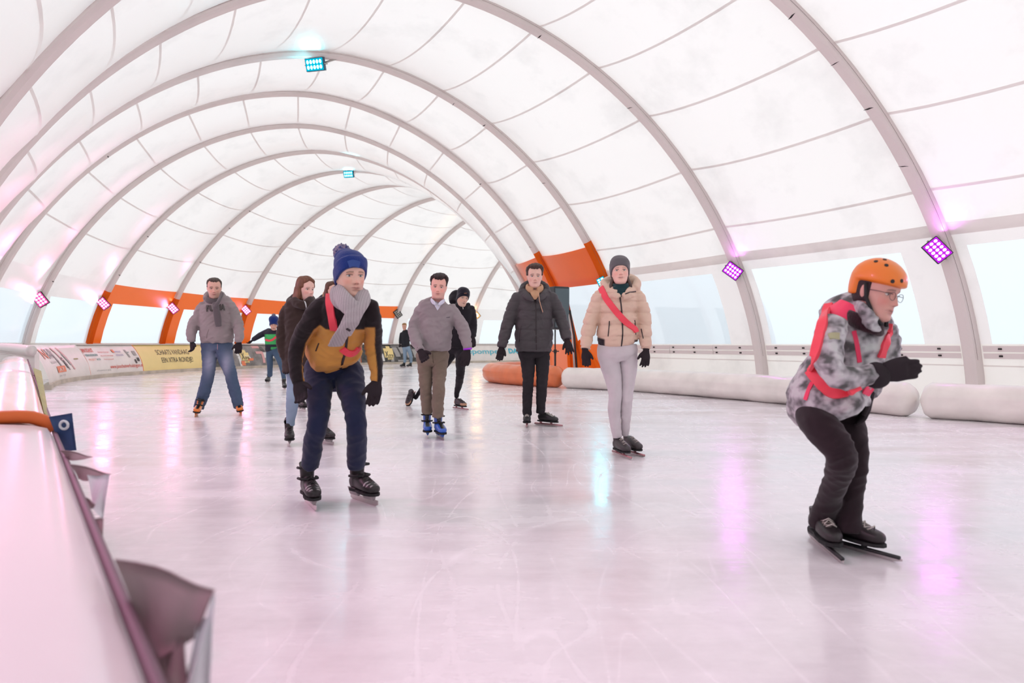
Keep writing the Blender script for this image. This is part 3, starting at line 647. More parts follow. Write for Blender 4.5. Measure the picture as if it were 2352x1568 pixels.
# ------------------------------------------------------------------ LED floodlights
def emis(name, c, s):
    m = bpy.data.materials.new(name); m.use_nodes = True; nt = m.node_tree; nt.nodes.clear(); o = nt.nodes.new('ShaderNodeOutputMaterial'); e = nt.nodes.new('ShaderNodeEmission')
    e.inputs[0].default_value = (*c, 1); e.inputs[1].default_value = s; nt.links.new(e.outputs[0], o.inputs[0]); return m
LC = dict(pink=(1, .30, .62), magenta=(.80, .12, 1.), cyan=(.10, .85, 1.), warm=(1, .55, .22), off=None)
for k, c in LC.items():
    if c:
        M['led_' + k] = emis('LED ' + k, tuple(.3 + .7 * v for v in c), 3.0)
        M['halo_' + k] = emis('LED board ' + k, dict(pink=(.95, .10, .42), magenta=(.55, .02, .80), cyan=(.0, .50, .72), warm=(1., .5, .2))[k], 1.1)
def floodlight(P, aim, roll, size, kind, label, cols=5, rows=2, power=60, wash=None, wp=0, foot=None, wc=None):
    P = Vector(P); n = Vector(aim).normalized(); up = Vector((0, 0, 1)); x = n.cross(up).normalized(); z = x.cross(n); Rm = Matrix.Rotation(roll, 3, n)
    x = Rm @ x; z = Rm @ z; R = Matrix((x, n, z)).transposed()
    root = empty('floodlight', P, label, 'lamp', 'LED floodlights on the arches')
    w, h = size
    mb = MB(); mb.box(P - n * .05, w, .09, h, R, bev=.012); mb.out('housing', M['black'] if kind != 'cyan' else M.setdefault('housing_c', mat('blue-grey housing', (.03, .10, .16), .4)), root, smooth=False)
    mb = MB(); mb.box(P - n * .001, w * .93, .006, h * .9, R); mb.out('led_board', M['halo_' + kind] if kind != 'off' else M.setdefault('board_off', mat('unlit lamp board', (.05, .05, .055), .4)), root, smooth=False)
    mb = MB()
    for i in range(cols):
        for j in range(rows):
            c = P + n * .006 + x * w * .86 * ((i + .5) / cols - .5) + z * h * .80 * ((j + .5) / rows - .5)
            rx = w * .86 / cols * .40; rz = h * .8 / rows * .40
            mb.add([c + x * math.cos(a) * rx + z * math.sin(a) * rz for a in np.linspace(0, 2 * math.pi, 13)[:-1]], [tuple(range(12))[::-1]])
    mb.out('lens', M['led_' + kind] if kind != 'off' else M.setdefault('lens_off', mat('unlit lens', (.5, .48, .42), .3)), root, smooth=False)
    b = P - n * .09; tgt = Vector(foot) if foot is not None else b - n * .25
    mb = MB(); mb.tube([P - x * w * .53 - n * .02, b - x * w * .53 - n * .06, b + x * w * .53 - n * .06, P + x * w * .53 - n * .02], .012, 6, caps=True); mb.tube([b - n * .06, tgt], .02, 6); mb.out('bracket', M['steel'], root)
    if kind != 'off':
        ld = bpy.data.lights.new('floodlight_beam', 'AREA'); ld.shape = 'RECTANGLE'; ld.size = w * .9; ld.size_y = h * .9; ld.energy = power; ld.color = LC[kind]; ld.spread = math.radians(140)
        lo = bpy.data.objects.new('floodlight_beam', ld); COL.objects.link(lo); lo.parent = root
        lo.matrix_local = Matrix.Translation(n * .03) @ (-n).to_track_quat('Z', 'Y').to_matrix().to_4x4()
    if wash is not None and kind != 'off':       # second lamp on the same bracket that washes the cloth
        wv = Vector(wash).normalized(); q = P - n * .16
        ld = bpy.data.lights.new('wash_beam', 'SPOT'); ld.energy = wp; ld.color = wc or LC[kind]; ld.spot_size = math.radians(115); ld.spot_blend = .9; ld.shadow_soft_size = .12
        lo = bpy.data.objects.new('wash_beam', ld); COL.objects.link(lo); lo.parent = root
        lo.matrix_local = Matrix.Translation(q - P + wv * .30) @ (-wv).to_track_quat('Z', 'Y').to_matrix().to_4x4()
    return root
def on_ring(i, x, y, outer):
    """place a lamp at the picture column/row that lies on ring i (near the sleeve)"""
    best = None
    for a in (np.linspace(ARC * .5, ARC, 500) if outer else np.linspace(0, ARC * .5, 500)):
        p = ring_pt(i, a); u = CX + F * p[0] / p[1]; v = HZ - F * (p[2] - CZ) / p[1]; e = (v - y) ** 2 + .2 * (u - x) ** 2
        if p[1] > 0 and (best is None or e < best[0]): best = (e, a)
    a = best[1]; return ring_pt(i, a), ring_nrm(i, a), a
def lamp(nm, x, y, outer, kind, size, roll, label, power, wp, cols=5, rows=2, aim=None, wc=None, **kw):
    i = NAMES[nm] if isinstance(nm, str) else nm; p, n, a = on_ring(i, x, y, outer); d = p[1] - .15
    P = px(x, y, d) if x is not None else Vector(p + n * .3)
    aim = Vector(aim) if aim else (Vector((0, 0, .6)) + Vector((-P.x * .5, -P.y, -P.z * 0)))
    tang = Vector(ring_pt(i, a + (-.4 if outer else .4)) - p).normalized(); axv = Vector((math.sin(RING[i][2]), math.cos(RING[i][2]), 0))
    return floodlight(P, aim, roll, size, kind, label, cols, rows, power, (tang * 1.0 - axv * .55 - Vector(n) * .35), wp, foot=p + n * .1, wc=wc)
toc = (.35, -1, -.05)
PW = 6; WP = 4.5
lamp('C', 92, 688, True, 'pink', (.34, .26), math.radians(-55), 'pink floodlight at the far left on the white arch', PW, WP, 4, 3, aim=toc)
lamp('D', 237, 697, True, 'pink', (.34, .26), math.radians(-50), 'pink floodlight on the first orange arch', PW, WP, 4, 3, aim=toc)
lamp('E', 397, 708, True, 'pink', (.36, .27), math.radians(-50), 'pink floodlight on the second orange arch', PW, WP * 1.6, 4, 3, aim=toc, wc=(1, .62, .36))
lamp('FF', 565, 712, True, 'pink', (.36, .27), math.radians(-50), 'pink floodlight beside the hooded man shoulder', PW, WP * 1.6, 4, 3, aim=toc, wc=(1, .62, .36))
lamp('H', 914, 720, True, 'off', (.40, .32), math.radians(-55), 'unlit floodlight on the frayed arch with metal rails', 0, 0, 4, 3, aim=toc)
lamp('I', 1095, 723, True, 'warm', (.36, .27), math.radians(-50), 'warm white floodlight beside the black-hatted skater', 6, 25, 1, 1, aim=(-.1, -1, -.05))
lamp('A', 722, 148, False, 'cyan', (.42, .26), 0, 'cyan floodlight hanging highest from the crown of the arch', 10, 4, 5, 2, aim=(-.25, -1, -.35))
lamp('E', 800, 400, True, 'cyan', (.36, .24), 0, 'smaller cyan floodlight deeper in the tunnel', 8, 4, 5, 2, aim=(-.2, -1, -.35))
lamp('L1', 1683, 622, False, 'magenta', (.33, .25), math.radians(-38), 'magenta floodlight hung by the gap between the two big windows', 4, 22, 5, 3, aim=(-.35, -1, -.12))
lamp('L0', 2153, 574, False, 'magenta', (.34, .25), math.radians(-50), 'large magenta floodlight above the orange helmet', 4, 40, 5, 3, aim=(-.5, -1, -.12))
lamp('A', 1381, 646, False, 'cyan', (.20, .20), math.radians(25), 'small turquoise floodlight by the shoulder of the woman in beige', 4, 1.5, 2, 3, aim=(-.35, -1, -.1))
# added unseen floodlights on the nearer arches put pink light on the near ice
for nm_, outer, k, lab_ in (('A', True, 'pink', 'pink floodlight two arches nearer than the leftmost visible one'), ('L1', True, 'pink', 'pink floodlight on the outer wall left of the padded barrier'),
        ('L0', True, 'pink', 'pink floodlight above the near end of the padded barrier'), (NB - 1, True, 'pink', 'pink floodlight on the outer wall at the camera left shoulder'), (NB - 2, True, 'pink', 'pink floodlight on the outer wall just behind the camera'),
        (NB - 1, False, 'pink', 'pink floodlight on the inner wall right of the frame'), (NB - 2, False, 'magenta', 'magenta floodlight on the inner wall right of the camera')):
    i = NAMES[nm_] if isinstance(nm_, str) else nm_; a = arc_at(2.4, outer); p = ring_pt(i, a); n = ring_nrm(i, a)
    P = Vector(p + n * .35); tang = Vector(ring_pt(i, a + (-.4 if outer else .4)) - p).normalized(); axv = Vector((math.sin(RING[i][2]), math.cos(RING[i][2]), 0))
    floodlight(P, Vector(n) + Vector((0, -.2, -.1)), 0, (.34, .26), k, lab_, 4, 3, PW * 2.5, (tang - axv * .55 - Vector(n) * .35), WP, foot=p + n * .1)
# ================================================================== PEOPLE
def remesh(V, Fc, vox, smooth=2, sf=.5):
    me = bpy.data.meshes.new('tmp'); me.from_pydata([tuple(v) for v in V], [], [list(map(int, f)) for f in Fc]); o = bpy.data.objects.new('tmp', me); COL.objects.link(o)
    m = o.modifiers.new('r', 'REMESH'); m.mode = 'VOXEL'; m.voxel_size = vox; m.use_smooth_shade = True
    if smooth:
        m2 = o.modifiers.new('s', 'SMOOTH'); m2.iterations = smooth; m2.factor = sf
    dg = bpy.context.evaluated_depsgraph_get(); e = o.evaluated_get(dg); t = e.to_mesh()
    n = len(t.vertices); A = np.empty(n * 3); t.vertices.foreach_get('co', A); A = A.reshape(-1, 3)
    Fo = [tuple(p.vertices) for p in t.polygons]; e.to_mesh_clear(); bpy.data.objects.remove(o); bpy.data.meshes.remove(me)
    return A, Fo
def loft(P, side, Aw, Bd, n=28, m=6, wr=0., wf=14., seed=0, puff=0., quilt=.09, exp=1., end=True):
    """closed lofted limb: centres P, side vectors, half widths, half depths (per control point, smoothly interpolated)"""
    P = np.array([tuple(p) for p in P], float); k = len(P); Aw = np.array(Aw, float); Bd = np.array(Bd, float); S = np.array([tuple(s) for s in side], float)
    wr = np.array(wr if hasattr(wr, '__len__') else [wr] * k, float)
    D = catmull(np.hstack([P, Aw[:, None], Bd[:, None], S, wr[:, None]]), m); n_s = len(D); V = []
    L = np.concatenate([[0], np.cumsum(np.linalg.norm(np.diff(D[:, :3], axis=0), axis=1))])
    for i in range(n_s):
        p = Vector(D[i, :3]); t = (Vector(D[min(i + 1, n_s - 1), :3]) - Vector(D[max(i - 1, 0), :3])).normalized()
        s = Vector(D[i, 5:8]); s = (s - t * s.dot(t)).normalized(); b = t.cross(s)
        for j in range(n):
            a = 2 * math.pi * j / n; ca, sa = math.cos(a), math.sin(a)
            if exp != 1.: ca = math.copysign(abs(ca) ** exp, ca); sa = math.copysign(abs(sa) ** exp, sa)
            q = 1.
            if D[i, 8]:
                z1 = noise.noise(Vector((L[i] * wf + 1.3 * math.sin(a + seed) , ca * .9, sa * .9 + seed * 7.1)))
                q += D[i, 8] * (1 - 2.4 * abs(z1)) 
            if puff: q += puff * (abs(math.sin(math.pi * (L[i] / quilt) + .25 * math.sin(a * 2 + seed))) ** .45 - .75)
            V.append(p + s * (ca * D[i, 3] * q) + b * (sa * D[i, 4] * q))
    Fc = grid_faces(n_s, n, wrap=True)
    if end: Fc += [tuple(range(n)), tuple(len(V) - 1 - j for j in range(n))]
    return V, Fc
def tolist(parts):
    V = []; Fc = []
    for v, f in parts:
        k = len(V); V += [tuple(x) for x in v]; Fc += [[i + k for i in q] for q in f]
    return V, Fc
# ---- head
_Z = [-.118, -.112, -.10, -.085, -.065, -.045, -.025, 0., .03, .055, .08, .10, .112, .118]
_HW = [.022, .036, .047, .054, .060, .065, .070, .0735, .0765, .0765, .070, .055, .037, .014]
_YF = [-.060, -.074, -.083, -.084, -.084, -.084, -.083, -.082, -.087, -.083, -.068, -.046, -.026, -.006]
_YB = [-.02, -.005, .02, .045, .065, .080, .090, .097, .101, .099, .085, .062, .040, .016]
def head_base(nz=84, nf=96):
    T = np.linspace(0, 1, nz); z = -.118 * np.cos(T * math.pi); Z = np.array(_Z)
    from_ = lambda A: np.interp(z, Z, A)
    hw, yf, yb = from_(_HW), from_(_YF), from_(_YB)
    for A in (hw, yf, yb):                                    # soften the piecewise profile
        for _ in range(2): A[1:-1] = (A[:-2] + 2 * A[1:-1] + A[2:]) / 4
    V = []
    for i in range(nz):
        yc = .012 if z[i] > -.06 else .012 - (-.06 - z[i]) * .6
        for j in range(nf):
            a = 2 * math.pi * j / nf; sx, cy_ = math.sin(a), -math.cos(a); e = .86 if cy_ < 0 else 1.
            x = hw[i] * math.copysign(abs(sx) ** e, sx); yy = abs(cy_) ** e
            y = yc + (yf[i] - yc) * yy if cy_ < 0 else yc + (yb[i] - yc) * yy
            V.append((x, y, z[i]))
    return np.array(V), nz, nf
HB, HNZ, HNF = head_base()
def g2(x, z, cx, cz, sx, sz): return np.exp(-((x - cx) / sx) ** 2 - ((z - cz) / sz) ** 2)
def sculpt(V, fem=0., jaw=0.):
    V = V.copy(); x, y, z = V[:, 0], V[:, 1].copy(), V[:, 2]; ax = np.abs(x)
    fr = np.clip((-y - .02) / .05, 0, 1)
    nz_ = np.clip((.018 - z) / .052, 0, 1) * (z > -.044) ; tip = np.exp(-((z + .034) / .011) ** 2)
    nose = np.where(z > -.036, np.clip((.022 - z) / .058, 0, 1) ** 1.1 * .0250, np.clip(1 - (-.036 - z) / .010, 0, 1) * .0250) * (1 - .12 * fem)
    d = -nose * np.exp(-(ax / (.0075 + .004 * np.clip((.01 - z) / .045, 0, 1))) ** 2)
    d += -.009 * g2(ax, z, .0125, -.037, .0065, .0065)
    d += .0150 * g2(ax, z, .031, .001, .0165, .0105)          # sockets
    d += -.0035 * g2(ax, z, .028, .021, .020, .006) * (1 - .7 * fem)
    d += -.004 * g2(ax, z, .046, -.026, .017, .014)           # cheeks
    d += .003 * g2(ax, z, .045, -.062, .014, .016) * (1 - fem)
    d += -.0058 * g2(x, z, 0, -.0600, .021, .0046) - .0070 * g2(x, z, 0, -.0700, .018, .0050) + .0045 * g2(x, z, 0, -.0650, .021, .0018)
    d += .0045 * g2(x, z, 0, -.081, .018, .005) - .008 * g2(x, z, 0, -.102, .017, .011) + .002 * g2(x, z, 0, -.050, .003, .005)
    V[:, 1] = y + d * fr
    V[:, 0] = x * (1 + jaw * np.clip((-z - .03) / .06, 0, 1))
    return V
def head_parts(fem=0., jaw=0.):
    V = sculpt(HB, fem, jaw); Fc = grid_faces(HNZ, HNF, wrap=True) + [tuple(range(HNF))[::-1], tuple(HNF * (HNZ - 1) + j for j in range(HNF))]
    parts = [(V, Fc)]
    for s in (-1, 1):                                          # ears
        E = []
        for i in range(10):
            for j in range(12):
                u, v = i / 9 * math.pi, j / 12 * 2 * math.pi; r = math.sin(u)
                E.append((s * (.0745 + .012 * r * math.cos(v) * .55 + .006 * (-math.cos(u))), .012 + .016 * r * math.sin(v) + .004, -.008 + .031 * -math.cos(u) ))
        parts.append((E, grid_faces(10, 12, wrap=True)))
    return parts
def head_shell(off, nz=None):
    """a shell around the skull: off(x, y, z) -> distance outwards (negative hides it inside)"""
    V = HB.copy(); c = np.array([0, .008, .015]); d = V - c; d /= np.linalg.norm(d, axis=1)[:, None]
    return V + d * off(V[:, 0], V[:, 1], V[:, 2])[:, None], grid_faces(HNZ, HNF, wrap=True) + [tuple(range(HNF))[::-1], tuple(HNF * (HNZ - 1) + j for j in range(HNF))]
def sstep(x, a, b): t = np.clip((x - a) / (b - a), 0, 1); return t * t * (3 - 2 * t)
def nzv(V, f, seed=0.): return np.array([noise.noise(Vector((v[0] * f[0], v[1] * f[1], v[2] * f[2] + seed))) for v in V])
def add_folds(A, Fo, amp, fs=1., carve=None):
    Q = np.array([f if len(f) == 4 else (*f, f[-1]) for f in Fo]); N = np.cross(A[Q[:, 2]] - A[Q[:, 0]], A[Q[:, 3]] - A[Q[:, 1]]); VN = np.zeros_like(A)
    for k in range(4): np.add.at(VN, Q[:, k], N)
    VN /= np.linalg.norm(VN, axis=1)[:, None] + 1e-12
    a = nzv(A, (5 * fs, 5 * fs, 4 * fs), 5.); W_ = A + .06 * np.stack([a, a, a], 1)
    n1 = nzv(np.stack([W_[:, 0] * .8 + W_[:, 2] * .6, W_[:, 1], W_[:, 2] * 1.25 - W_[:, 0] * .5], 1), (7 * fs, 7 * fs, 15 * fs), 1.); n2 = nzv(np.stack([W_[:, 0] - W_[:, 2] * .6, W_[:, 1], W_[:, 2] + W_[:, 0] * .5], 1), (12 * fs, 12 * fs, 22 * fs), 9.)
    d = (1 - 2.6 * np.abs(n1)) * .75 + (1 - 2.6 * np.abs(n2)) * .4 - .35
    d = amp * d
    if carve: d = d + carve(A)
    return A + VN * d[:, None]
def quilt(lines, depth=.014, w=1.1, k=0.):
    def f(A):
        X = CX + F * A[:, 0] / A[:, 1]; Y = HZ - F * (A[:, 2] - CZ) / A[:, 1]; n = nzv(A, (6, 6, 1), 4.) * 3; r = np.zeros(len(A))
        for i, l in enumerate(lines): q = np.abs(Y - l - n) ; r -= depth * np.exp(-(q / w) ** 1.2)
        L = sorted(lines); 
        for a, b in zip(L[:-1], L[1:]): u = np.clip((Y - a) / (b - a), 0, 1); r += depth * .45 * np.sin(u * math.pi)
        return r
    return f
SKIN = {}
M['skin'] = mat('skin', (.7, .45, .36), .5, spec=.35, usecol=True, sss=.12, bump=.05, bscale=300)
M['eye'] = mat('eyes', (.8, .8, .8), .15, usecol=True, coat=.5)
M['cloth'] = mat('cloth', (.5, .5, .5), .88, spec=.25, usecol=True, bump=.12, bscale=260, vary=.06, vscale=9, sheen=.15)
M['shell'] = mat('shell fabric', (.5, .5, .5), .6, spec=.35, usecol=True, bump=.06, bscale=180, vary=.05, vscale=9)
M['denim'] = mat('denim', (.2, .3, .4), .9, spec=.2, usecol=True, bump=.15, bscale=400, vary=.08, vscale=7)
M['knit'] = mat('knit', (.3, .3, .3), .95, spec=.15, usecol=True, bump=.5, bscale=90, stretch=(3, 3, .6), sheen=.3)
M['glove'] = mat('glove knit', (.025, .018, .022), .85, spec=.25, bump=.2, bscale=300)
M['hair'] = mat('hair', (.1, .06, .04), .55, spec=.35, usecol=True, bump=.5, bscale=60, stretch=(6, 6, 1))
M['plastic'] = mat('boot plastic', (.5, .5, .5), .3, usecol=True, coat=.3)
M['leather'] = mat('boot leather', (.03, .03, .03), .45, usecol=True, bump=.1, bscale=150)
M['blade'] = mat('blade steel', (.62, .55, .55), .25, .9)
M['sash'] = mat('coral sash', (.90, .065, .10), .55, bump=.1, bscale=150)
M['zip'] = mat('zip tape', (.025, .015, .018), .5)
class Person:
    def __init__(s, label, d, foot, vox=.010):
        s.d = d; g = px(*foot, .95 * F / (foot[1] - HZ)); s.root = empty('person', (px(foot[0], HZ, d).x, d, 0), label, 'person'); s.vox = vox; s.bvh = {}
    def P(s, x, y, dd=0.): return px(x, y, s.d + dd)
    def m(s, r, dd=0.): return r * (s.d + dd) / F
    def garment(s, name, parts, mt, colf, vox=None, smooth=3, fold=0., fs=1., carve=None, sep=()):
        V, Fc = tolist(parts); A, Fo = remesh(V, Fc, vox or s.vox, smooth)
        for q in sep:
            A2, F2 = remesh(*tolist(q), vox or s.vox, smooth); k = len(A); A = np.vstack([A, A2]); Fo = Fo + [tuple(i + k for i in f) for f in F2]
        if fold: A = add_folds(A, Fo, fold, fs, carve)
        c = colf(A) if callable(colf) else np.tile(np.array(colf, float), (len(A), 1))
        o = obj(name, A, Fo, M[mt] if isinstance(mt, str) else mt, s.root, col=c)
        s.bvh[name] = BVHTree.FromPolygons([tuple(v) for v in A], Fo); return o
    def torso(s, rows, yaw=0., **kw):
        sd = Vector((math.cos(yaw), math.sin(yaw), 0))
        return loft([s.P(x, y, dd) for x, y, dd, w, h in rows], [sd] * len(rows), [s.m(w, dd) for x, y, dd, w, h in rows], [h for *_, h in rows], n=44, m=8, **kw)
    def limb(s, rows, depth=1., cap=True, **kw):
        sd = Vector((1, 0, 0)); P = [s.P(x, y, dd) for x, y, dd, r in rows]
        if abs((P[-1] - P[0]).normalized().x) > .8: sd = Vector((0, 0, 1))
        if cap:
            t = (P[1] - P[0]).normalized(); r0 = s.m(rows[0][3], rows[0][2]); wv = kw.get('wr', 0.); wv = list(wv) if hasattr(wv, '__len__') else [wv] * len(rows)
            kw['wr'] = [0, 0] + wv; rr = [r0 * .45, r0 * .86] + [s.m(r, dd) for x, y, dd, r in rows]
            return loft([P[0] - t * r0 * .78, P[0] - t * r0 * .45] + P, [sd] * (len(rows) + 2), rr, [q * depth for q in rr], n=26, **kw)
        return loft(P, [sd] * len(rows), [s.m(r, dd) for x, y, dd, r in rows], [s.m(r, dd) * depth for x, y, dd, r in rows], n=26, **kw)
    def hit(s, name, x, y):
        o = Vector((0, 0, CZ)); d = (px(x, y, 1.) - o).normalized(); r = s.bvh[name].ray_cast(o, d)
        return (r[0], r[1]) if r[0] is not None else (None, None)
    def strip(s, name, on, pts, w, mt, off=.003, th=.002, steps=10, parent=None):
        """ribbon lying on garment `on`, following picture points"""
        C = catmull(np.array(pts, float), steps); H = []
        for x, y in C:
            h, n = s.hit(on, x, y)
            if h is not None: H.append((h, n if n.dot(h - Vector((0, 0, CZ))) < 0 else -n))
        if len(H) < 3: return None
        Pp = np.array([tuple(h[0]) for h in H]); Nn = np.array([tuple(h[1]) for h in H])
        for _ in range(8): Pp[1:-1] = (Pp[:-2] + Pp[1:-1] * 2 + Pp[2:]) / 4; Nn[1:-1] = (Nn[:-2] + Nn[1:-1] + Nn[2:]) / 3
        V = []
        for i in range(len(Pp)):
            t = Pp[min(i + 1, len(Pp) - 1)] - Pp[max(i - 1, 0)]; n = Nn[i] / (np.linalg.norm(Nn[i]) + 1e-9); b = np.cross(n, t); b /= np.linalg.norm(b) + 1e-9
            for (k, h) in ((-1, -.004), (-1, off + th), (1, off + th), (1, -.004)): V.append(Pp[i] + b * k * w / 2 + n * h)
        Fc = grid_faces(len(Pp), 4, wrap=True) + [(0, 1, 2, 3), tuple(len(V) - 1 - k for k in range(4))]
        return obj(name, V, Fc, M[mt] if isinstance(mt, str) else mt, parent or s.root, smooth=False)
    def letters(s, txt, on, x0, x1, yb, h, mt, slope=0., name='lettering', squeeze=1., bold=.03, off=.012):
        V, Fc = text_mesh(txt, 1., bold=bold); X = [v[0] for v in V]; a, b = min(X), max(X); W_ = []
        for v in V:
            u = (v[0] - a) / (b - a); x = x0 + u * (x1 - x0); y = yb + slope * u - v[1] / .72 * h; hh, n = s.hit(on, x, y)
            if hh is None: hh = s.P(x, y, -.12); n = Vector((0, -1, 0))
            if n.dot(hh - Vector((0, 0, CZ))) > 0: n = -n
            W_.append(hh + Vector((0, -1, 0)) * off + n * .001)
        return obj(name, W_, Fc, M[mt], s.root, smooth=False)
    def loop(s, on_parts, name, center, nrm_, w, mt, off=.012, n=64, parent=None):
        """closed band round the trunk in the plane through centre with normal nrm_"""
        V0, F0 = on_parts; bv = BVHTree.FromPolygons([tuple(v) for v in V0], [tuple(f) for f in F0]); c = Vector(center); nn = Vector(nrm_).normalized(); e1 = nn.cross(Vector((0, 1, 0))).normalized(); e2 = nn.cross(e1); V = []; R_ = []
        for k in range(n):
            a = 2 * math.pi * k / n; d = e1 * math.cos(a) + e2 * math.sin(a); r = bv.ray_cast(c + d * 1.2, -d)
            R_.append(1.2 - (r[0] - (c + d * 1.2)).length if r[0] is not None else None)
        rr = [q for q in R_ if q is not None]; R_ = [q if q is not None else (sum(rr) / len(rr)) for q in R_]
        R_ = [max(R_[(k + j) % n] for j in (-1, 0, 1)) for k in range(n)]; R_ = [(R_[k - 1] + R_[k] + R_[(k + 1) % n]) / 3 for k in range(n)]
        for k in range(n):
            a = 2 * math.pi * k / n; d = e1 * math.cos(a) + e2 * math.sin(a)
            for (h, o_) in ((-w / 2, 0), (-w / 2, .003), (w / 2, .003), (w / 2, 0)): V.append(c + d * (R_[k] + off + o_) + nn * h)
        Fc = [];
        for k in range(n):
            k2 = (k + 1) % n
            for j in range(4): Fc.append((k * 4 + j, k2 * 4 + j, k2 * 4 + (j + 1) % 4, k * 4 + (j + 1) % 4))
        return obj(name, V, Fc, M[mt], parent or s.root, smooth=False)
    # ---- head with bust
    def head(s, x, y, dd, sc, yaw=0, pitch=0, roll=0, skin=(.66, .40, .31), brow=(.12, .07, .045), lips=(.50, .18, .16), beard=0., fem=0., jaw=0., iris=(.10, .14, .18), neck=None, vox=None, blush=.0):
        yaw += math.degrees(math.atan((CX - x) / F)); skin = tuple(min(.92, v * 1.22) for v in skin); c = s.P(x, y, dd); R = Matrix.Rotation(math.radians(yaw), 3, 'Z') @ Matrix.Rotation(math.radians(pitch), 3, 'X') @ Matrix.Rotation(math.radians(roll), 3, 'Y')
        s.hc, s.hR, s.hs = c, R, sc; Rn = np.array(R); cn = np.array(c); s.X = lambda V: (np.asarray(V) * sc) @ Rn.T + cn
        pts = [(s.X(v), f) for v, f in head_parts(fem, jaw)]
        nb_ = neck if neck else (x, y + .20 * F / s.d, dd + .05)
        N0 = Vector(s.X([(0, .022, -.05)])[0]); N1 = s.P(*nb_[:3]); nr = nb_[3] if len(nb_) > 3 else .056
        pts.append(loft([N0, N0.lerp(N1, .5), N1, N1 + Vector((0, .02, -.10))], [Vector((1, 0, 0))] * 4, [nr * sc, nr * sc, nr * 1.15 * sc, nr * 1.9 * sc], [nr * sc, nr * sc, nr * 1.1 * sc, nr * 1.5 * sc], n=24))
        V, Fc = tolist(pts); A, Fo = remesh(V, Fc, vox or max(.0032, s.d * .0006), 1, .5)
        Lc = ((A - cn) @ Rn) / sc; lx, ly, lz = Lc[:, 0], Lc[:, 1], Lc[:, 2]; ax = np.abs(lx); fr = (ly < -.045)
        C = np.tile(np.array(skin, float), (len(A), 1)) * (1 + .05 * nzv(Lc, (40, 40, 40))[:, None])
        def mixc(w, col): 
            w = np.clip(w, 0, 1)[:, None]; C[:] = C * (1 - w) + np.array(col) * w
        red = np.array(skin) * np.array([1.05, .72, .70])
        mixc((g2(ax, lz, .042, -.030, .020, .018) * (.45 + blush) + g2(ax, lz, 0, -.034, .012, .012) * .5) * fr, red)
        if beard: mixc(beard * sstep(-lz, .040, .062) * (ly < .01) * (lz > -.13) * (1 - g2(ax, lz, .0, -.065, .024, .010)), (.20, .14, .115))
        mixc(.85 * g2(ax, lz, .010, -.0607, .013, .0036) * fr * (lz > -.0655), lips); mixc(.85 * g2(ax, lz, 0, -.0700, .018, .0040) * fr * (lz < -.0645), lips)
        mixc(1.3 * g2(ax, lz, 0, -.0652, .021, .0014) * fr, (.10, .03, .03))
        bz = .0215 - .35 * np.clip(ax - .035, 0, 1) ; mixc((.85 - .2 * fem) * np.exp(-((lz - bz) / (.0040 - .0012 * fem)) ** 2) * sstep(ax, .011, .016) * (1 - sstep(ax, .045, .052)) * fr, brow)
        mixc(.9 * np.exp(-((lz - .0082 + 12 * (ax - .031) ** 2) / .0022) ** 2) * (np.abs(ax - .031) < .017) * fr, (.06, .035, .03))
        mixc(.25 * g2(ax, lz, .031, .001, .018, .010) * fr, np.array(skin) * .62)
        mixc(.8 * g2(ax, lz, .007, -.0425, .004, .0022) * fr, (.16, .05, .04))
        s.body = obj('body', A, Fo, M['skin'], s.root, col=C)
        if s.d < 20:
            for sg in (-1, 1):
                E = []; ec = []
                for i in range(14):
                    for j in range(16):
                        u, v = i / 13 * math.pi, j / 16 * 2 * math.pi; q = (math.sin(u) * math.cos(v), -math.cos(u), math.sin(u) * math.sin(v))
                        E.append((sg * .0312 + q[0] * .0158, -.0560 + q[1] * .0135, .0010 + q[2] * .0074)); rr = math.hypot(q[0] * .0158, q[2] * .0082)
                        ec.append((.01, .01, .01) if rr < .0026 else (iris if rr < .0062 else (.72, .66, .62)))
                obj('eye', s.X(E), grid_faces(14, 16, wrap=True), M['eye'], s.body, col=np.array(ec))
        return s
    def shell(s, name, off, mt, colf, vox=None, extra=(), smooth=2):
        V, Fc = head_shell(off); parts = [(s.X(V), Fc)] + [(s.X(v), f) for v, f in extra]
        V, Fc = tolist(parts); A, Fo = remesh(V, Fc, vox or max(.004, s.d * .0007), smooth)
        Lc = ((A - np.array(s.hc)) @ np.array(s.hR)) / s.hs
        c = colf(Lc) if callable(colf) else np.tile(np.array(colf, float), (len(A), 1))
        o = obj(name, A, Fo, M[mt] if isinstance(mt, str) else mt, s.root, col=c); s.bvh[name] = BVHTree.FromPolygons([tuple(v) for v in A], Fo); return o
    def short_hair(s, col, top=.018, hairline=.074, side=.004, sweep=0., temple=-.030):
        def off(x, y, z):
            n_ = nzv(np.stack([x, y, z], 1), (120, 50, 40)) * .005
            hl = hairline + .010 * nzv(np.stack([x * 1., y * 0, z * 0], 1), (70, 1, 1)) + .012 * (np.abs(x) > .028) * np.clip((np.abs(x) - .028) / .02, 0, 1) * (y < -.03); front = sstep(z, hl - .004, hl + .010)
            back = sstep(y, temple - .004, temple + .008) * sstep(z, np.where(y > .03, -.055, .006), np.where(y > .03, -.04, .022))
            m_ = np.clip(np.maximum(front, back), 0, 1)
            th = side + (top - side) * sstep(z, .03, .09) + sweep * (x / .07) * sstep(z, .05, .1) + n_
            return -.010 + m_ * (.010 + th)
        return s.shell('hair', off, 'hair', lambda L: np.array(col) * (1 + .35 * nzv(L, (90, 40, 20))[:, None]))
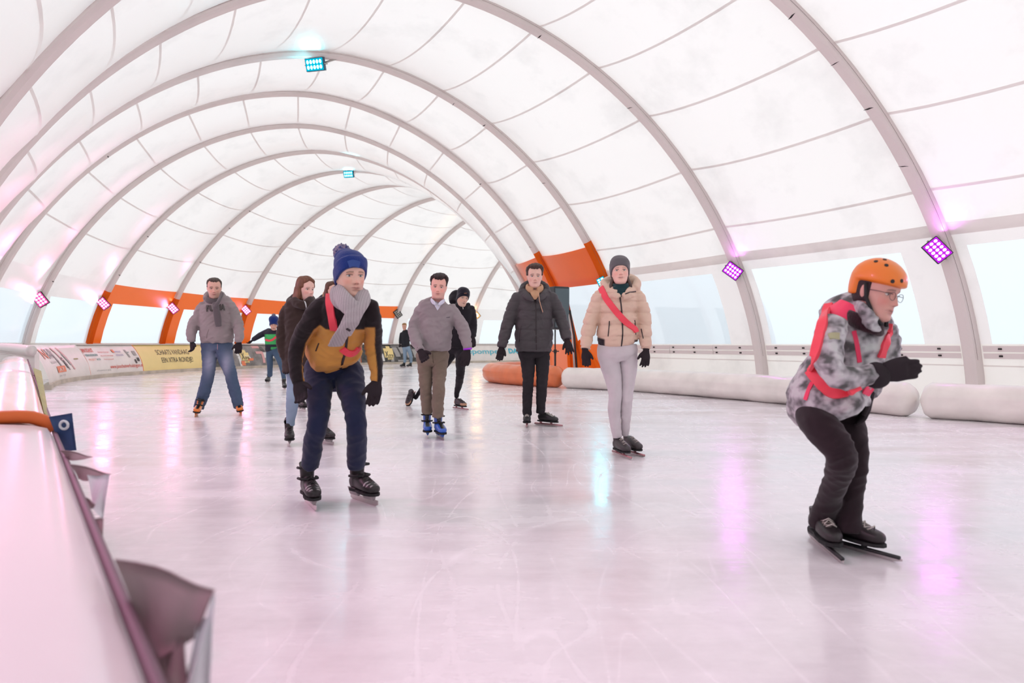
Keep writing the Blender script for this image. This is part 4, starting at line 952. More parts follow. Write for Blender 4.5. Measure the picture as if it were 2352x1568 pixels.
    def beanie(s, col, zb=.032, tilt=0., cuff=.055, top=.02, th=.009, ribs=0, cuffcol=None, name='beanie'):
        def off(x, y, z):
            line = z - zb + (.75 - tilt) * (y + .08); m_ = sstep(line, -.004, .003)
            o = th + .004 * sstep(line, cuff - .002, cuff + .004) * -1 + .004 * (line < cuff) + top * sstep(z, .03, .118)
            if ribs: o = o + .0016 * np.sin(np.arctan2(x, y) * ribs)
            o = o + .003 * nzv(np.stack([x, y, z], 1), (20, 20, 20))
            return -.014 + m_ * (.014 + o)
        return s.shell(name, off, 'knit', col)
    # ---- hands in gloves
    def hand(s, x, y, dd, x1, y1, dd1, thumb, curl=.5, sc=1., name='glove', spread=.07, palm=None, width=1., mt='glove', vox=None, thumb_out=.6):
        w0 = s.P(x, y, dd); tip = s.P(x1, y1, dd1); dr = (tip - w0).normalized(); th = Vector(thumb); th = (th - dr * th.dot(dr)).normalized()
        pn = dr.cross(th) if palm is None else Vector(palm); pn = (pn - dr * pn.dot(dr)).normalized(); parts = []; k = sc
        kn = w0 + dr * .088 * k
        parts.append(loft([w0 - dr * .045 * k, w0, w0 + dr * .035 * k, w0 + dr * .07 * k, kn + dr * .008 * k], [th] * 5, [.034 * k * width, .031 * k * width, .041 * k * width, .045 * k * width, .040 * k], [.030 * k, .023 * k, .020 * k, .018 * k, .013 * k], n=20))
        for i, (o_, ln) in enumerate(((.031, .070), (.0105, .079), (-.0105, .074), (-.031, .058))):
            b = kn + th * o_ * k - dr * .012 * k; d = (dr + th * spread * (o_ / .03)).normalized(); pts = [b]; a = curl * .35
            for q, f_ in enumerate((.45, .32, .25)):
                a += curl * (.55 if q else .25); d2 = (d * math.cos(a) + pn * math.sin(a)).normalized(); pts.append(pts[-1] + d2 * ln * f_ * k + dr * (.008 * k if q == 0 else 0))
            r0 = .0112 * k; parts.append(loft(pts, [th] * 4, [r0, r0 * .98, r0 * .9, r0 * .62], [r0, r0 * .98, r0 * .9, r0 * .62], n=12, m=5))
        b = w0 + dr * .025 * k + th * .030 * k; d = (dr * .75 + th * thumb_out + pn * .25).normalized()
        parts.append(loft([b - d * .01, b + d * .028 * k, b + d * .05 * k + dr * .01 * k, b + d * .068 * k + dr * .02 * k], [pn] * 4, [.015 * k, .0145 * k, .013 * k, .009 * k], [.015 * k, .0145 * k, .013 * k, .009 * k], n=12))
        return s.garment(name, parts, mt, (.03, .02, .025), vox or max(.0042, s.d * .00075), 1)
    # ---- skates
    def skate(s, x, y, yaw, style='soft', cols=((.02, .02, .022), (.3, .3, .3)), z=0., pitch=0., sc=1., lean=0., dist=None, shaft=.20, view=True):
        if view: yaw += math.degrees(math.atan((CX - x) / F))
        d = dist or .95 * F / (y - HZ); O = Vector(((x - CX) * d / F, d, z)); R = Matrix.Rotation(math.radians(yaw), 3, 'Z') @ Matrix.Rotation(math.radians(pitch), 3, 'X') @ Matrix.Rotation(math.radians(lean), 3, 'Y')
        T = lambda q: O + R @ (Vector(q) * sc)                      # local: toe at -Y, z up, blade on z = 0
        S = lambda: [R @ Vector((1, 0, 0))]
        low = style in ('speed', 'noren'); zs = .062 if not low else .052
        hgt = {'speed': .075, 'noren': .075}.get(style, shaft)
        parts = [loft([T((0, .085, zs + .035)), T((0, .06, zs + .042)), T((0, .0, zs + .052)), T((0, -.06, zs + .045)), T((0, -.12, zs + .034)), T((0, -.165, zs + .028)), T((0, -.185, zs + .024))], S() * 7,
                      [.02, .034, .037, .044, .046, .036, .014], [.026, .040, .050, .044, .033, .026, .012], n=22, exp=.85)]
        if not low: parts.append(loft([T((0, .025, zs + .03)), T((0, .030, zs + .10)), T((0, .030, zs + .15)), T((0, .028, zs + hgt))], S() * 4, [.036, .040, .044, .050], [.048, .052, .054, .058], n=22))
        else: parts.append(loft([T((0, .03, zs + .03)), T((0, .032, zs + .07)), T((0, .032, zs + .10))], S() * 3, [.034, .036, .038], [.046, .044, .046], n=20))
        Rn = np.array(R); On = np.array(O); c0, c1 = np.array(cols[0]), np.array(cols[1])
        def cf(A):
            L = ((A - On) @ Rn) / sc; C = np.tile(c0, (len(A), 1)); lz, ly, lx = L[:, 2], L[:, 1], L[:, 0]
            if style == 'hard': C[(ly < .0) & (lz > zs + .05) & (np.abs(lx) < .020)] = (.012, .012, .014); C[lz > zs + .14] = (.012, .012, .014)
            if style in ('soft', 'lace'): C[(ly < -.10) & (np.sin(ly * 260) > .45) & (lz > zs + .045) & (np.abs(lx) > .012)] = c1
            if style == 'speed': C[(ly < -.04) & (ly > -.13) & (lz > zs + .06) & (np.abs(lx) < .024) & (np.sin(ly * 420 + lx * 90) > .1)] = c1
            if style == 'noren': C[(lz < zs + .045) & (ly < -.11)] = c1; C[(ly > .05) & (lz < zs + .06)] = c1
            return C
        root = s.garment('skate', parts, 'plastic' if style == 'hard' else 'leather', cf, max(.005, s.d * .0009), 1)
        mb = MB()
        bl, b0 = (.30, .04) if not low else (.41, -.0)
        ys = np.linspace(.5 * bl, -.5 * bl, 12) - (.05 if not low else .055); V = []
        for i, yy in enumerate(ys):
            lift = .010 * max(0, (i - 9.5) / 1.5) ** 2 + .006 * max(0, (1.2 - i)) ** 2; hb = .034 if not low else .018
            for (xx, zz) in ((-.0022, lift), (.0022, lift), (.0022, hb), (-.0022, hb)): V.append(T((xx, yy, zz)))
        mb.add(V, grid_faces(12, 4, wrap=True, flip=True) + [(0, 1, 2, 3), (47, 46, 45, 44)])
        mb.out('blade', M['blade'] if style != 'hard' or cols[0][0] < .3 else M.setdefault('oblade', mat('orange blade', (.75, .25, .06), .35, .3)), root, smooth=False)
        mb = MB()
        if low:
            mb.tube([T((0, .5 * bl - .065, .021)), T((0, -.5 * bl - .045, .021))], .0085 * sc, 8)
            for yy in (.055, -.095): mb.tube([T((0, yy, .022)), T((0, yy, zs + .01))], [.010 * sc, .022 * sc], 8)
            mb.out('blade_tube', M.setdefault('rose_tube', mat('rose metal', (.50, .24, .26), .3, .6)) if s.d > 4 else M['black'], root)
        else:
            for yy, ln in ((.055, .075), (-.105, .085)):
                V = [T((sx_ * w_, yy + sy_ * l_, zz)) for zz, w_, l_ in ((.028, .006, ln * .62), (zs + .012, .026, ln * .5)) for sx_ in (-1, 1) for sy_ in (-1, 1)]
                mb.add(V, [(0, 1, 3, 2), (4, 6, 7, 5), (0, 4, 5, 1), (2, 3, 7, 6), (0, 2, 6, 4), (1, 5, 7, 3)])
            mb.out('blade_holder', M.setdefault('holder', mat('holder', (.42, .36, .37), .4)) if style != 'hard' else obj_mat(cols[0]), root, smooth=False)
        mb = MB(); V = []
        for yy, w_ in ((.095, .018), (.06, .034), (-.0, .030), (-.06, .042), (-.12, .046), (-.165, .034), (-.188, .012)):
            for sx_ in (-1, 1):
                for zz in (zs - .006, zs + .008): V.append(T((sx_ * w_, yy, zz)))
        mb.add(V, [f for i in range(6) for f in ((4 * i, 4 * i + 1, 4 * i + 5, 4 * i + 4), (4 * i + 2, 4 * i + 6, 4 * i + 7, 4 * i + 3), (4 * i, 4 * i + 4, 4 * i + 6, 4 * i + 2), (4 * i + 1, 4 * i + 3, 4 * i + 7, 4 * i + 5))] + [(0, 2, 3, 1), (24, 25, 27, 26)])
        mb.out('sole', M['rubber'], root, smooth=False)
        if style in ('hard', 'soft'):
            for zz, yy, w_ in ((zs + .145, -.032, .052), (zs + .085, -.052, .050)):
                mb = MB(); mb.tube([T((-w_, .03, zz)), T((-w_ * .9, yy * .6, zz + .004)), T((-.02, yy, zz + .006)), T((.02, yy, zz + .006)), T((w_ * .9, yy * .6, zz + .004)), T((w_, .03, zz))], .0085 * sc, 6); mb.out('strap', M['rubber'], root)
        if style in ('soft', 'lace', 'speed', 'noren') and s.d < 12:
            mb = MB(); k = 5
            for i in range(k):
                u = i / (k - 1); yy = -.13 + .085 * u; zz = zs + .066 + (.03 if low else .035) * u ** 1.3
                mb.tube([T((-.020, yy, zz - .004)), T((0, yy - .012 * (-1) ** i, zz + .010)), T((.020, yy, zz - .004))], .0028 * sc, 5)
            mb.out('lace', M.setdefault('lace_c', mat('shoe lace', (.55, .50, .46), .8)) if style == 'speed' else M['zip'], root)
        return root
def obj_mat(c):
    k = 'pl_%.2f_%.2f' % (c[0], c[2]); return M.setdefault(k, mat('coloured plastic ' + k[3:], c, .3, coat=.3))
def jeans_col(base, fade, knees):
    """denim with its worn paler thighs: knees = list of (point, radius)"""
    def f(A):
        C = np.tile(np.array(base, float), (len(A), 1))
        for p, r in knees:
            w = np.exp(-(((A - np.array(p)) / np.array([r * .62, r * 3, r * 1.5])) ** 2).sum(1)); C += (np.array(fade) - C) * (w * .85)[:, None]
        return C
    return f
# ------------------------------------------------------------------ 1 man in black and mustard jacket (nearest)
p = Person('person in black and mustard jacket, blue bobble hat and grey ribbed scarf', 4.05, (775, 1160), .0085)
TR = p.torso([(798, 690, -.22, 26, .075), (797, 697, -.21, 48, .095), (794, 712, -.18, 60, .115), (788, 738, -.12, 57, .13), (781, 765, -.06, 55, .14), (768, 792, 0., 60, .155), (768, 815, .04, 60, .155), (772, 838, .06, 48, .14), (776, 852, .06, 30, .11)], wr=[0, 0, .01, .02, .02, .03, .035, .03, .02], wf=9, seed=1)
p.TR = TR
AL = [(742, 703, -.20, 22), (722, 726, -.20, 23), (702, 756, -.17, 20.5), (685, 788, -.12, 18), (679, 820, -.14, 16.5), (680, 850, -.18, 15), (685, 878, -.2, 13)]
AR = [(848, 703, -.20, 20), (856, 732, -.18, 19), (858, 762, -.12, 19.5), (857, 793, -.07, 19.5), (861, 824, -.1, 17), (864, 850, -.13, 14.5), (864, 877, -.15, 12.5)]
sl = [p.limb(AL, wr=.035, wf=16, seed=2, m=8), p.limb(AR, wr=.035, wf=16, seed=3, m=8)]
TOR_Z = lambda y, d: CZ - (y - HZ) * d / F
def c1(A):
    X = CX + F * A[:, 0] / A[:, 1]; Y = HZ - F * (A[:, 2] - CZ) / A[:, 1]; C = np.tile(np.array([.016, .010, .012]), (len(A), 1)); mu = np.array([.60, .285, .065])
    armL = np.interp(Y, [q[1] for q in AL], [q[0] + q[3] * .95 for q in AL]); armR = np.interp(Y, [q[1] for q in AR], [q[0] - q[3] * 1.0 for q in AR])
    yoke = 757 + .0 * X - 4 * np.exp(-((X - 735) / 9) ** 2) * 2.5
    sg_ = lambda v: 1 / (1 + np.exp(-np.clip(v * 2.2, -30, 30))); w = sg_(Y - yoke) * sg_(X - armL) * sg_(np.maximum(armR, 838) - X)
    axr = np.interp(Y, [q[1] for q in AR], [q[0] + q[3] * .18 for q in AR]); w2 = sg_(X - armR) * sg_(axr - X) * sg_(Y - 752) * sg_(X - 836); w = np.maximum(w, w2 * .95)[:, None]; C = C * (1 - w) + mu * w
    return C
p.garment('jacket', [TR] + sl, 'cloth', c1, fold=.006, vox=.0065)
p.head(805, 634, -.26, 1.02, yaw=20, pitch=4, roll=-2, skin=(.66, .42, .33), brow=(.20, .12, .07), iris=(.12, .17, .2), neck=(800, 697, -.17, .058), jaw=.03, beard=.12, blush=.2)
p.beanie((.012, .035, .20), zb=.040, cuff=.07, top=.020)
# folded crown and bobble
mb = MB(); Vb = []; 
c0 = p.X([(-.030, .035, .155)])[0]
hat_top = loft([Vector(q) for q in p.X([(.0, .0, .070), (-.012, .020, .100), (-.036, .034, .104), (-.060, .042, .082)])], [Vector((0, 1, 0))] * 4, [.075, .058, .042, .028], [.070, .055, .040, .028], n=20)
A_, F_ = remesh(*tolist([hat_top]), .006, 3); obj('hat_crown', A_, F_, M['knit'], p.root, col=np.tile([.012, .035, .20], (len(A_), 1)))
def pom(person, c, r, c1_, c2_, n=18):
    V = []; C = []
    for i in range(n):
        for j in range(n * 2):
            u, v = i / (n - 1) * math.pi, j / (n * 2) * 2 * math.pi; d = Vector((math.sin(u) * math.cos(v), math.sin(u) * math.sin(v), math.cos(u))); q = noise.noise(d * 6.5); V.append(Vector(c) + d * r * (1 + .22 * q)); C.append(c1_ if noise.noise(d * 4 + Vector((3, 1, 0))) > 0 else c2_)
    return obj('bobble', V, grid_faces(n, n * 2, wrap=True), M['knit'], person.root, col=np.array(C))
pom(p, p.P(786, 581, -.22), .050, (.03, .04, .18), (.30, .24, .33))
p.strip('hat_label', 'beanie', [(800, 607), (812, 604), (826, 608)], .036, mat('hat patch', (.02, .06, .26), .6), off=.001)
# scarf
SC_ = (.42, .38, .39)
def ribcol(base, fr, ax_=0):
    return lambda A: np.array(base) * (1 + .16 * np.sin(A[:, ax_] * fr))[:, None]
rg = []
for k in range(17):
    a = 2 * math.pi * k / 16; r_ = .085; rg.append(Vector(p.X([(math.sin(a) * .082, .012 - math.cos(a) * .078, -.115 - .035 * math.cos(a) + .004 * math.sin(3 * a))])[0]))
s1 = loft(rg, [Vector((0, 0, 1))] * 17, [.045] * 17, [.026] * 17, n=18, m=4, end=True)
s2 = loft([p.P(774, 664, -.28), p.P(790, 690, -.40), p.P(808, 708, -.43), p.P(822, 716, -.40)], [Vector((.5, 0, .8))] * 4, [.040, .050, .048, .04], [.02, .022, .022, .02], n=18)
s3 = loft([p.P(830, 672, -.30), p.P(832, 695, -.40), p.P(816, 718, -.44), p.P(800, 742, -.42), p.P(784, 768, -.33), p.P(770, 794, -.25)], [Vector((.9, 0, .35))] * 6, [.040, .048, .045, .042, .045, .045], [.018, .02, .02, .016, .012, .010], n=18, wr=.03, wf=8)
s4 = loft([p.P(826, 712, -.41), p.P(812, 735, -.45), p.P(800, 755, -.42), p.P(793, 770, -.38)], [Vector((.95, 0, .3))] * 4, [.034, .036, .036, .036], [.018, .016, .013, .01], n=18)
p.garment('scarf', [s1, s2, s3, s4], 'knit', ribcol(SC_, 420), .0062, 1)
p.strip('scarf_label', 'scarf', [(796, 754), (804, 759)], .012, 'zip', off=.002)
p.strip('zip', 'jacket', [(797, 770), (794, 800), (788, 825), (781, 850)], .014, 'zip')
p.strip('pocket_zip', 'jacket', [(733, 788), (729, 797), (726, 806)], .005, 'zip')
p.strip('sash', 'jacket', [(758, 672), (757, 690), (760, 712), (764, 735), (768, 758)], .044, 'sash', off=.008)
p.strip('sash', 'jacket', [(786, 800), (800, 810), (813, 809), (824, 797)], .040, 'sash', off=.010)
p.strip('shoulder_piping', 'jacket', [(728, 688), (742, 683), (754, 680)], .004, mat('grey piping', (.16, .14, .16), .6))
navy = (.012, .017, .050)
PL = [(735, 858, .10, 34), (733, 885, .02, 32), (732, 915, -.08, 28), (733, 948, -.16, 24), (728, 978, -.2, 22.5), (721, 1010, -.15, 22), (716, 1042, -.08, 21.5), (712, 1070, -.03, 18.5)]
PR_ = [(801, 858, .10, 33), (805, 885, .03, 33), (811, 915, -.07, 28), (815, 945, -.14, 25), (818, 975, -.18, 23), (820, 1010, -.12, 22), (819.5, 1042, -.05, 21.5), (818, 1068, .0, 20)]
p.garment('trousers', [p.torso([(768, 828, .10, 56, .12), (767, 845, .11, 66, .135), (767, 868, .10, 64, .14), (768, 884, .08, 44, .10)], wr=.02), p.limb(PL, wr=[.01, .01, .01, .015, .035, .012, .015, .035], wf=20, seed=4, depth=1.1), p.limb(PR_, wr=[.01, .01, .01, .015, .035, .012, .015, .035], wf=20, seed=6, depth=1.1)], 'cloth', navy, fold=.005)
p.hand(684, 878, -.2, 697, 926, -.26, (1, -.3, .1), curl=.55, sc=.95, thumb_out=.8, spread=.03); p.hand(865, 876, -.15, 857, 925, -.18, (-1, -.5, .1), curl=.5, sc=.92, thumb_out=.6, spread=.03)
p.skate(708, 1158, 12, 'soft', ((.014, .011, .012), (.40, .37, .38)), sc=1.05, shaft=.16); p.skate(826, 1150, 30, 'soft', ((.014, .011, .012), (.40, .37, .38)), sc=1.05, shaft=.16)

# ------------------------------------------------------------------ 2 man in grey hooded sweatshirt
p = Person('person in grey hooded sweatshirt, blue jeans and orange skates, legs wide apart', 9.2, (500, 955), .012)
TR = p.torso([(492, 684, .02, 13, .08), (493, 690, .02, 26, .11), (496, 698, .02, 36, .125), (497, 715, 0, 38, .14), (497, 742, 0, 37.5, .145), (498, 768, .01, 37.5, .15), (498, 783, .02, 36, .14), (498, 788, .02, 33, .13)], wr=[0, 0, .01, .015, .02, .03, .02, 0], wf=8, seed=1)
hood = loft([p.P(473, 690, .02), p.P(478, 682, .10), p.P(492, 678, .14), p.P(508, 681, .10), p.P(514, 690, .02)], [Vector((0, 0, 1))] * 5, [.05, .07, .08, .07, .05], [.04, .05, .05, .05, .04], n=16)
p.garment('sweatshirt', [TR, hood, p.limb([(468, 703, 0, 13.5), (458, 722, 0, 12.8), (446, 744, -.02, 12.5), (440, 762, -.06, 11), (440, 777, -.1, 9.5), (440, 785, -.1, 7.5)], wr=[.0, .03, .06, .05, .04, .02], wf=14, seed=3), p.limb([(528, 703, 0, 13.5), (538, 722, 0, 12.5), (546, 745, -.02, 12.5), (549, 763, -.06, 10.5), (549, 777, -.1, 9.5), (549, 786, -.1, 7.5)], wr=[.0, .03, .06, .05, .04, .02], wf=14, seed=5)], 'cloth', (.335, .285, .285), fold=.011)
p.head(492, 663, -.06, 1.12, yaw=-1, pitch=5, skin=(.62, .37, .29), brow=(.06, .04, .03), beard=.28, neck=(493, 692, 0, .06), blush=.0, iris=(.05, .04, .03))
p.short_hair((.085, .06, .05), top=.016, hairline=.078, side=.006)
dk = (.13, .115, .12)
ring = [Vector(p.X([(math.sin(a) * .078, .014 - math.cos(a) * .074, -.128 - .02 * math.cos(a))])[0]) for a in np.linspace(0, 2 * math.pi, 15)]
p.garment('scarf', [loft(ring, [Vector((0, 0, 1))] * 15, [.038] * 15, [.028] * 15, n=14, m=3), loft([p.P(510, 675, -.10), p.P(502, 692, -.22), p.P(494, 704, -.24)], [Vector((.7, 0, .7))] * 3, [.035] * 3, [.02] * 3, n=14), loft([p.P(494, 694, -.22), p.P(497, 712, -.23), p.P(500, 732, -.2), p.P(502, 750, -.19)], [Vector((1, 0, 0))] * 4, [.040, .045, .05, .04], [.02, .018, .014, .012], n=14, wr=.05)], 'knit', dk, .0075)
p.letters('PU', 'sweatshirt', 474.5, 493, 714.5, 13.5, 'ink', bold=.06); p.letters('MA', 'sweatshirt', 498, 518.5, 711.5, 13, 'ink', bold=.06)
p.strip('pocket_seam', 'sweatshirt', [(480, 756), (476, 766), (475, 777)], .006, mat('seam line', (.22, .18, .18), .9), off=.001)
dn, fd = (.085, .125, .20), (.34, .36, .47)
p.garment('jeans', [p.torso([(498, 780, .04, 34, .12), (498, 795, .04, 36, .13), (498, 806, .04, 32, .11)]), p.limb([(481, 800, .04, 18), (481, 820, 0, 16), (480, 842, -.05, 14.2), (477, 866, -.07, 13.2), (469, 900, -.03, 13.2), (460, 925, 0, 11.6), (457, 936, .02, 11.5)], wr=[0, .01, .02, .04, .03, .03, .05], wf=12, seed=2), p.limb([(514, 800, .04, 18), (519, 825, 0, 16.5), (526, 846, -.05, 14.2), (532, 866, -.07, 13.2), (540, 900, -.03, 13), (546, 925, 0, 11.4), (548.5, 935, .02, 11)], wr=[0, .01, .02, .04, .03, .03, .05], wf=12, seed=8)], 'denim', jeans_col(dn, fd, [(p.P(482, 832, -.1), .10), (p.P(521, 834, -.1), .10)]), fold=.007)
p.strip('fly', 'jeans', [(499.5, 790), (499.5, 797), (499.5, 803)], .004, 'pinkp', off=.001)
p.hand(441, 786, -.1, 444, 812, -.14, (1, -.6, 0), curl=1.0, sc=1.05, thumb_out=.9); p.hand(549, 787, -.1, 547, 816, -.14, (-1, -.6, 0), curl=.9, sc=1.05, thumb_out=.7)
oc = ((.82, .22, .03), (.02, .02, .02))
p.skate(452, 955, -8, 'hard', oc, sc=1.0, shaft=.17, lean=12); p.skate(552, 952, 6, 'hard', oc, sc=1.0, shaft=.17, lean=-12)

# ------------------------------------------------------------------ 3 man in navy and green jacket, far
p = Person('person in navy and green jacket and blue bobble hat, one arm stretched out', 15.5, (632, 888), .015)
TR = p.torso([(628, 757, 0, 7, .09), (627, 760, 0, 16, .12), (625, 770, 0, 16.5, .13), (624, 785, 0, 14.5, .14), (624, 800, .03, 14, .14), (625, 806, .03, 13, .13)], wr=.02)
def c3(A):
    Y = HZ - F * (A[:, 2] - CZ) / A[:, 1]; X = CX + F * A[:, 0] / A[:, 1]; C = np.tile(np.array([.02, .018, .035]), (len(A), 1)); g = np.array([.06, .48, .13])
    C[(Y > 768) & (Y < 791) & (X > 608) & (X < 640)] = g; C[(Y > 797) & (Y < 803) & (X > 622) & (X < 636)] = g; return C
p.garment('jacket', [TR, p.limb([(613, 763, 0, 7), (603, 767, 0, 6.6), (592, 773, -.1, 6), (584, 778, -.15, 5), (580, 781, -.15, 4)], wr=.03), p.limb([(637, 763, 0, 7), (644, 772, 0, 6.5), (649, 783, -.05, 5.6), (652, 792, -.1, 4.6)], wr=.03)], 'shell', c3, fold=.006)
p.head(628.6, 744.5, -.12, 1.08, pitch=18, skin=(.60, .35, .27), neck=(628, 760, 0, .055), beard=.2)
p.beanie((.010, .03, .17), zb=.025, cuff=.05, top=.06)
pom(p, p.P(628.6, 724.5, -.12), .045, (.12, .14, .2), (.2, .2, .25), 10)
p.garment('jeans', [p.torso([(627, 798, .03, 13, .12), (626, 808, .03, 13.5, .12), (626, 814, .03, 11, .1)]), p.limb([(619.5, 808, .02, 8), (619, 822, -.05, 7.4), (620, 835, -.1, 6.6), (620, 850, 0, 6), (620, 863, .1, 5.6)], wr=.03), p.limb([(633, 808, .02, 8), (640, 822, -.15, 7), (646, 838, -.35, 6.3), (650, 855, -.45, 5.4), (652.5, 872, -.5, 4.8)], wr=.03)], 'denim', (.075, .12, .19))
p.strip('sash', 'jacket', [(611, 780), (618, 782), (626, 780), (634, 773)], .045, 'sash', off=.015)
p.hand(580, 781, -.15, 573, 788, -.17, (0, -1, 0), curl=1., sc=1.0); p.hand(652, 793, -.1, 654, 803, -.12, (-1, 0, 0), curl=.8)
p.skate(616.5, 880, -18, 'lace', ((.02, .018, .018), (.3, .3, .3)), shaft=.14); p.skate(652.5, 895, 8, 'lace', ((.02, .018, .018), (.3, .3, .3)), shaft=.14)

# ------------------------------------------------------------------ 4 woman in dark brown coat
p = Person('person in dark brown parka and light blue jeans with loose brown hair', 6.5, (700, 1022), .0115)
TR = p.torso([(694, 692, 0, 14, .075), (690, 698, 0, 24, .10), (686, 707, 0, 32, .12), (688, 735, 0, 32, .135), (688, 770, 0, 31, .14), (687, 805, 0, 34, .15), (686, 835, 0, 37, .155), (686, 855, 0, 38, .155)], wr=[0, 0, .01, .02, .03, .02, .02, .0], wf=7, seed=1)
col_ = loft([p.P(668, 698, -.02), p.P(676, 693, -.10), p.P(694, 700, -.17), p.P(712, 692, -.10), p.P(716, 690, .02)], [Vector((0, 0, 1))] * 5, [.045, .045, .04, .045, .05], [.03] * 5, n=14)
hd = loft([p.P(664, 700, .05), p.P(676, 692, .13), p.P(694, 688, .16), p.P(710, 692, .12), p.P(718, 700, .05)], [Vector((0, 0, 1))] * 5, [.05, .07, .08, .07, .05], [.04, .06, .06, .06, .04], n=14)
br = (.040, .024, .020)
p.garment('parka', [TR, col_, hd, p.limb([(664, 712, 0, 17), (655, 735, 0, 15.5), (650, 758, -.01, 14), (649, 790, -.04, 13.5), (652, 812, -.07, 11), (655, 824, -.08, 9.5)], wr=.04, wf=12, seed=3), p.limb([(712, 712, 0, 16), (722, 740, .02, 15), (727, 770, 0, 14), (728, 800, -.03, 12)], wr=.04, wf=12, seed=4)], 'cloth', br, fold=.008)
p.head(702, 665, -.04, .93, yaw=38, pitch=3, fem=1., skin=(.70, .45, .38), brow=(.10, .05, .03), lips=(.62, .22, .22), neck=(693, 697, .0, .046), blush=.2, iris=(.08, .05, .03))
hc = (.19, .080, .045)
def off4(x, y, z):
    V = np.stack([x, y, z], 1); n_ = nzv(V, (50, 20, 14)) * .006
    hl = .086 - .55 * np.abs(x); m_ = np.maximum(sstep(z, hl, hl + .014), sstep(y, -.030, -.012) * sstep(z, -.118, -.10)); m_ = np.maximum(m_, sstep(y, -.055, -.045) * sstep(np.abs(x), .058, .066) * sstep(z, .0, .03))
    return -.012 + m_ * (.012 + .014 + n_ + .010 * sstep(z, .05, .11))
lk = []
for sg, xx, yy in ((-1, .074, .012), (-1, .072, .040), (-1, .055, .070), (0, .0, .09), (1, .055, .072), (1, .074, .035)):
    lk.append(loft([(sg * xx, yy, .02), (sg * xx * 1.15, yy * 1.05, -.06), (sg * xx * 1.25, yy + .01, -.12), (sg * xx * 1.1, yy + .02, -.165)], [Vector((0, 1, 0))] * 4, [.03, .036, .036, .018], [.018, .022, .022, .012], n=14, wr=.08, wf=30, seed=xx * 90))
p.shell('hair', off4, 'hair', lambda L: np.array(hc) * (1 + .45 * nzv(L, (80, 40, 10))[:, None]), extra=lk, vox=.006)
mb = MB(); e = p.X([(-.078, .012, -.045)])[0]; mb.tube([e, e - np.array([0, 0, .012])], .0045, 8); mb.out('earring', M['steel'], p.root)
p.strip('zip', 'parka', [(694, 683), (699, 692), (702, 700), (703, 715)], .010, mat('silver zip', (.6, .6, .62), .3, .7), off=.006)
lb = (.30, .40, .52)
p.garment('jeans', [p.torso([(688, 835, .02, 30, .11), (688, 855, .02, 31, .11), (688, 872, .02, 26, .09)]), p.limb([(675, 852, .02, 17), (675, 880, -.04, 15.5), (672, 912, -.1, 14), (670, 940, -.03, 13), (668, 960, .02, 10.5), (667, 977, .04, 9.5)], wr=.015, wf=10), p.limb([(702, 852, .02, 17), (710, 890, -.02, 15), (725, 925, -.05, 13.5), (737, 955, .02, 12), (743, 980, .06, 9.5)], wr=.015, wf=10)], 'denim', lb, fold=.003)
p.hand(657, 826, -.08, 664, 866, -.12, (1, -.4, 0), curl=.5, sc=.95); p.hand(728, 802, -.05, 726, 835, -.1, (-1, -.4, 0), curl=.5, sc=.9)
p.skate(664, 1020, 2, 'lace', ((.018, .013, .014), (.05, .04, .04)), shaft=.15); p.skate(743, 1018, 28, 'lace', ((.018, .013, .014), (.05, .04, .04)), shaft=.15)

# ------------------------------------------------------------------ 5 skater mostly hidden behind the man in mustard
p = Person('person with brown hair and tan hood, nearly hidden behind the nearest man', 9.7, (725, 943), .015)
TR = p.torso([(757, 687, .02, 8, .08), (752, 691, .02, 22, .11), (750, 705, 0, 26, .13), (750, 740, 0, 25, .13), (750, 780, 0, 25, .13), (750, 800, 0, 24, .13)], wr=.02)
p.garment('jacket', [TR, p.limb([(774, 700, 0, 11), (778, 725, 0, 10), (779, 755, 0, 8.5), (778, 778, -.05, 7)]), p.limb([(728, 700, 0, 11), (722, 725, 0, 10), (719, 755, 0, 8.5), (718, 778, -.05, 7)])], 'cloth', (.03, .025, .03))
p.head(762, 668, -.03, .98, yaw=25, fem=1., neck=(758, 690, .0, .05), skin=(.66, .42, .34))
p.shell('hair', off4, 'hair', (.12, .05, .03), extra=lk[:3], vox=.008)
p.garment('hood', [loft([p.P(745, 685, -.06), p.P(746, 677, .04), p.P(756, 672, .12), p.P(768, 676, .06), p.P(772, 686, -.04)], [Vector((0, 0, 1))] * 5, [.04, .05, .06, .05, .04], [.03] * 5, n=14)], 'cloth', (.55, .33, .17), .01)
p.garment('trousers', [p.torso([(750, 790, 0, 22, .12), (750, 806, 0, 22, .12), (750, 815, 0, 18, .1)]), p.limb([(741, 805, 0, 13), (722, 850, -.15, 10.5), (706, 885, -.05, 8.5), (692, 921, .1, 7)]), p.limb([(760, 805, 0, 13), (756, 850, -.05, 11), (752, 890, 0, 9), (748, 921, .02, 7.5)])], 'cloth', (.03, .03, .04))
p.hand(778, 780, -.05, 778, 803, -.08, (-1, 0, 0)); p.hand(718, 780, -.05, 716, 803, -.08, (1, 0, 0))
p.skate(691, 943, 20, 'lace', ((.018, .013, .014), (.3, .25, .25)), shaft=.14); p.skate(747, 942, 10, 'lace', ((.018, .013, .014), (.3, .25, .25)), shaft=.14)

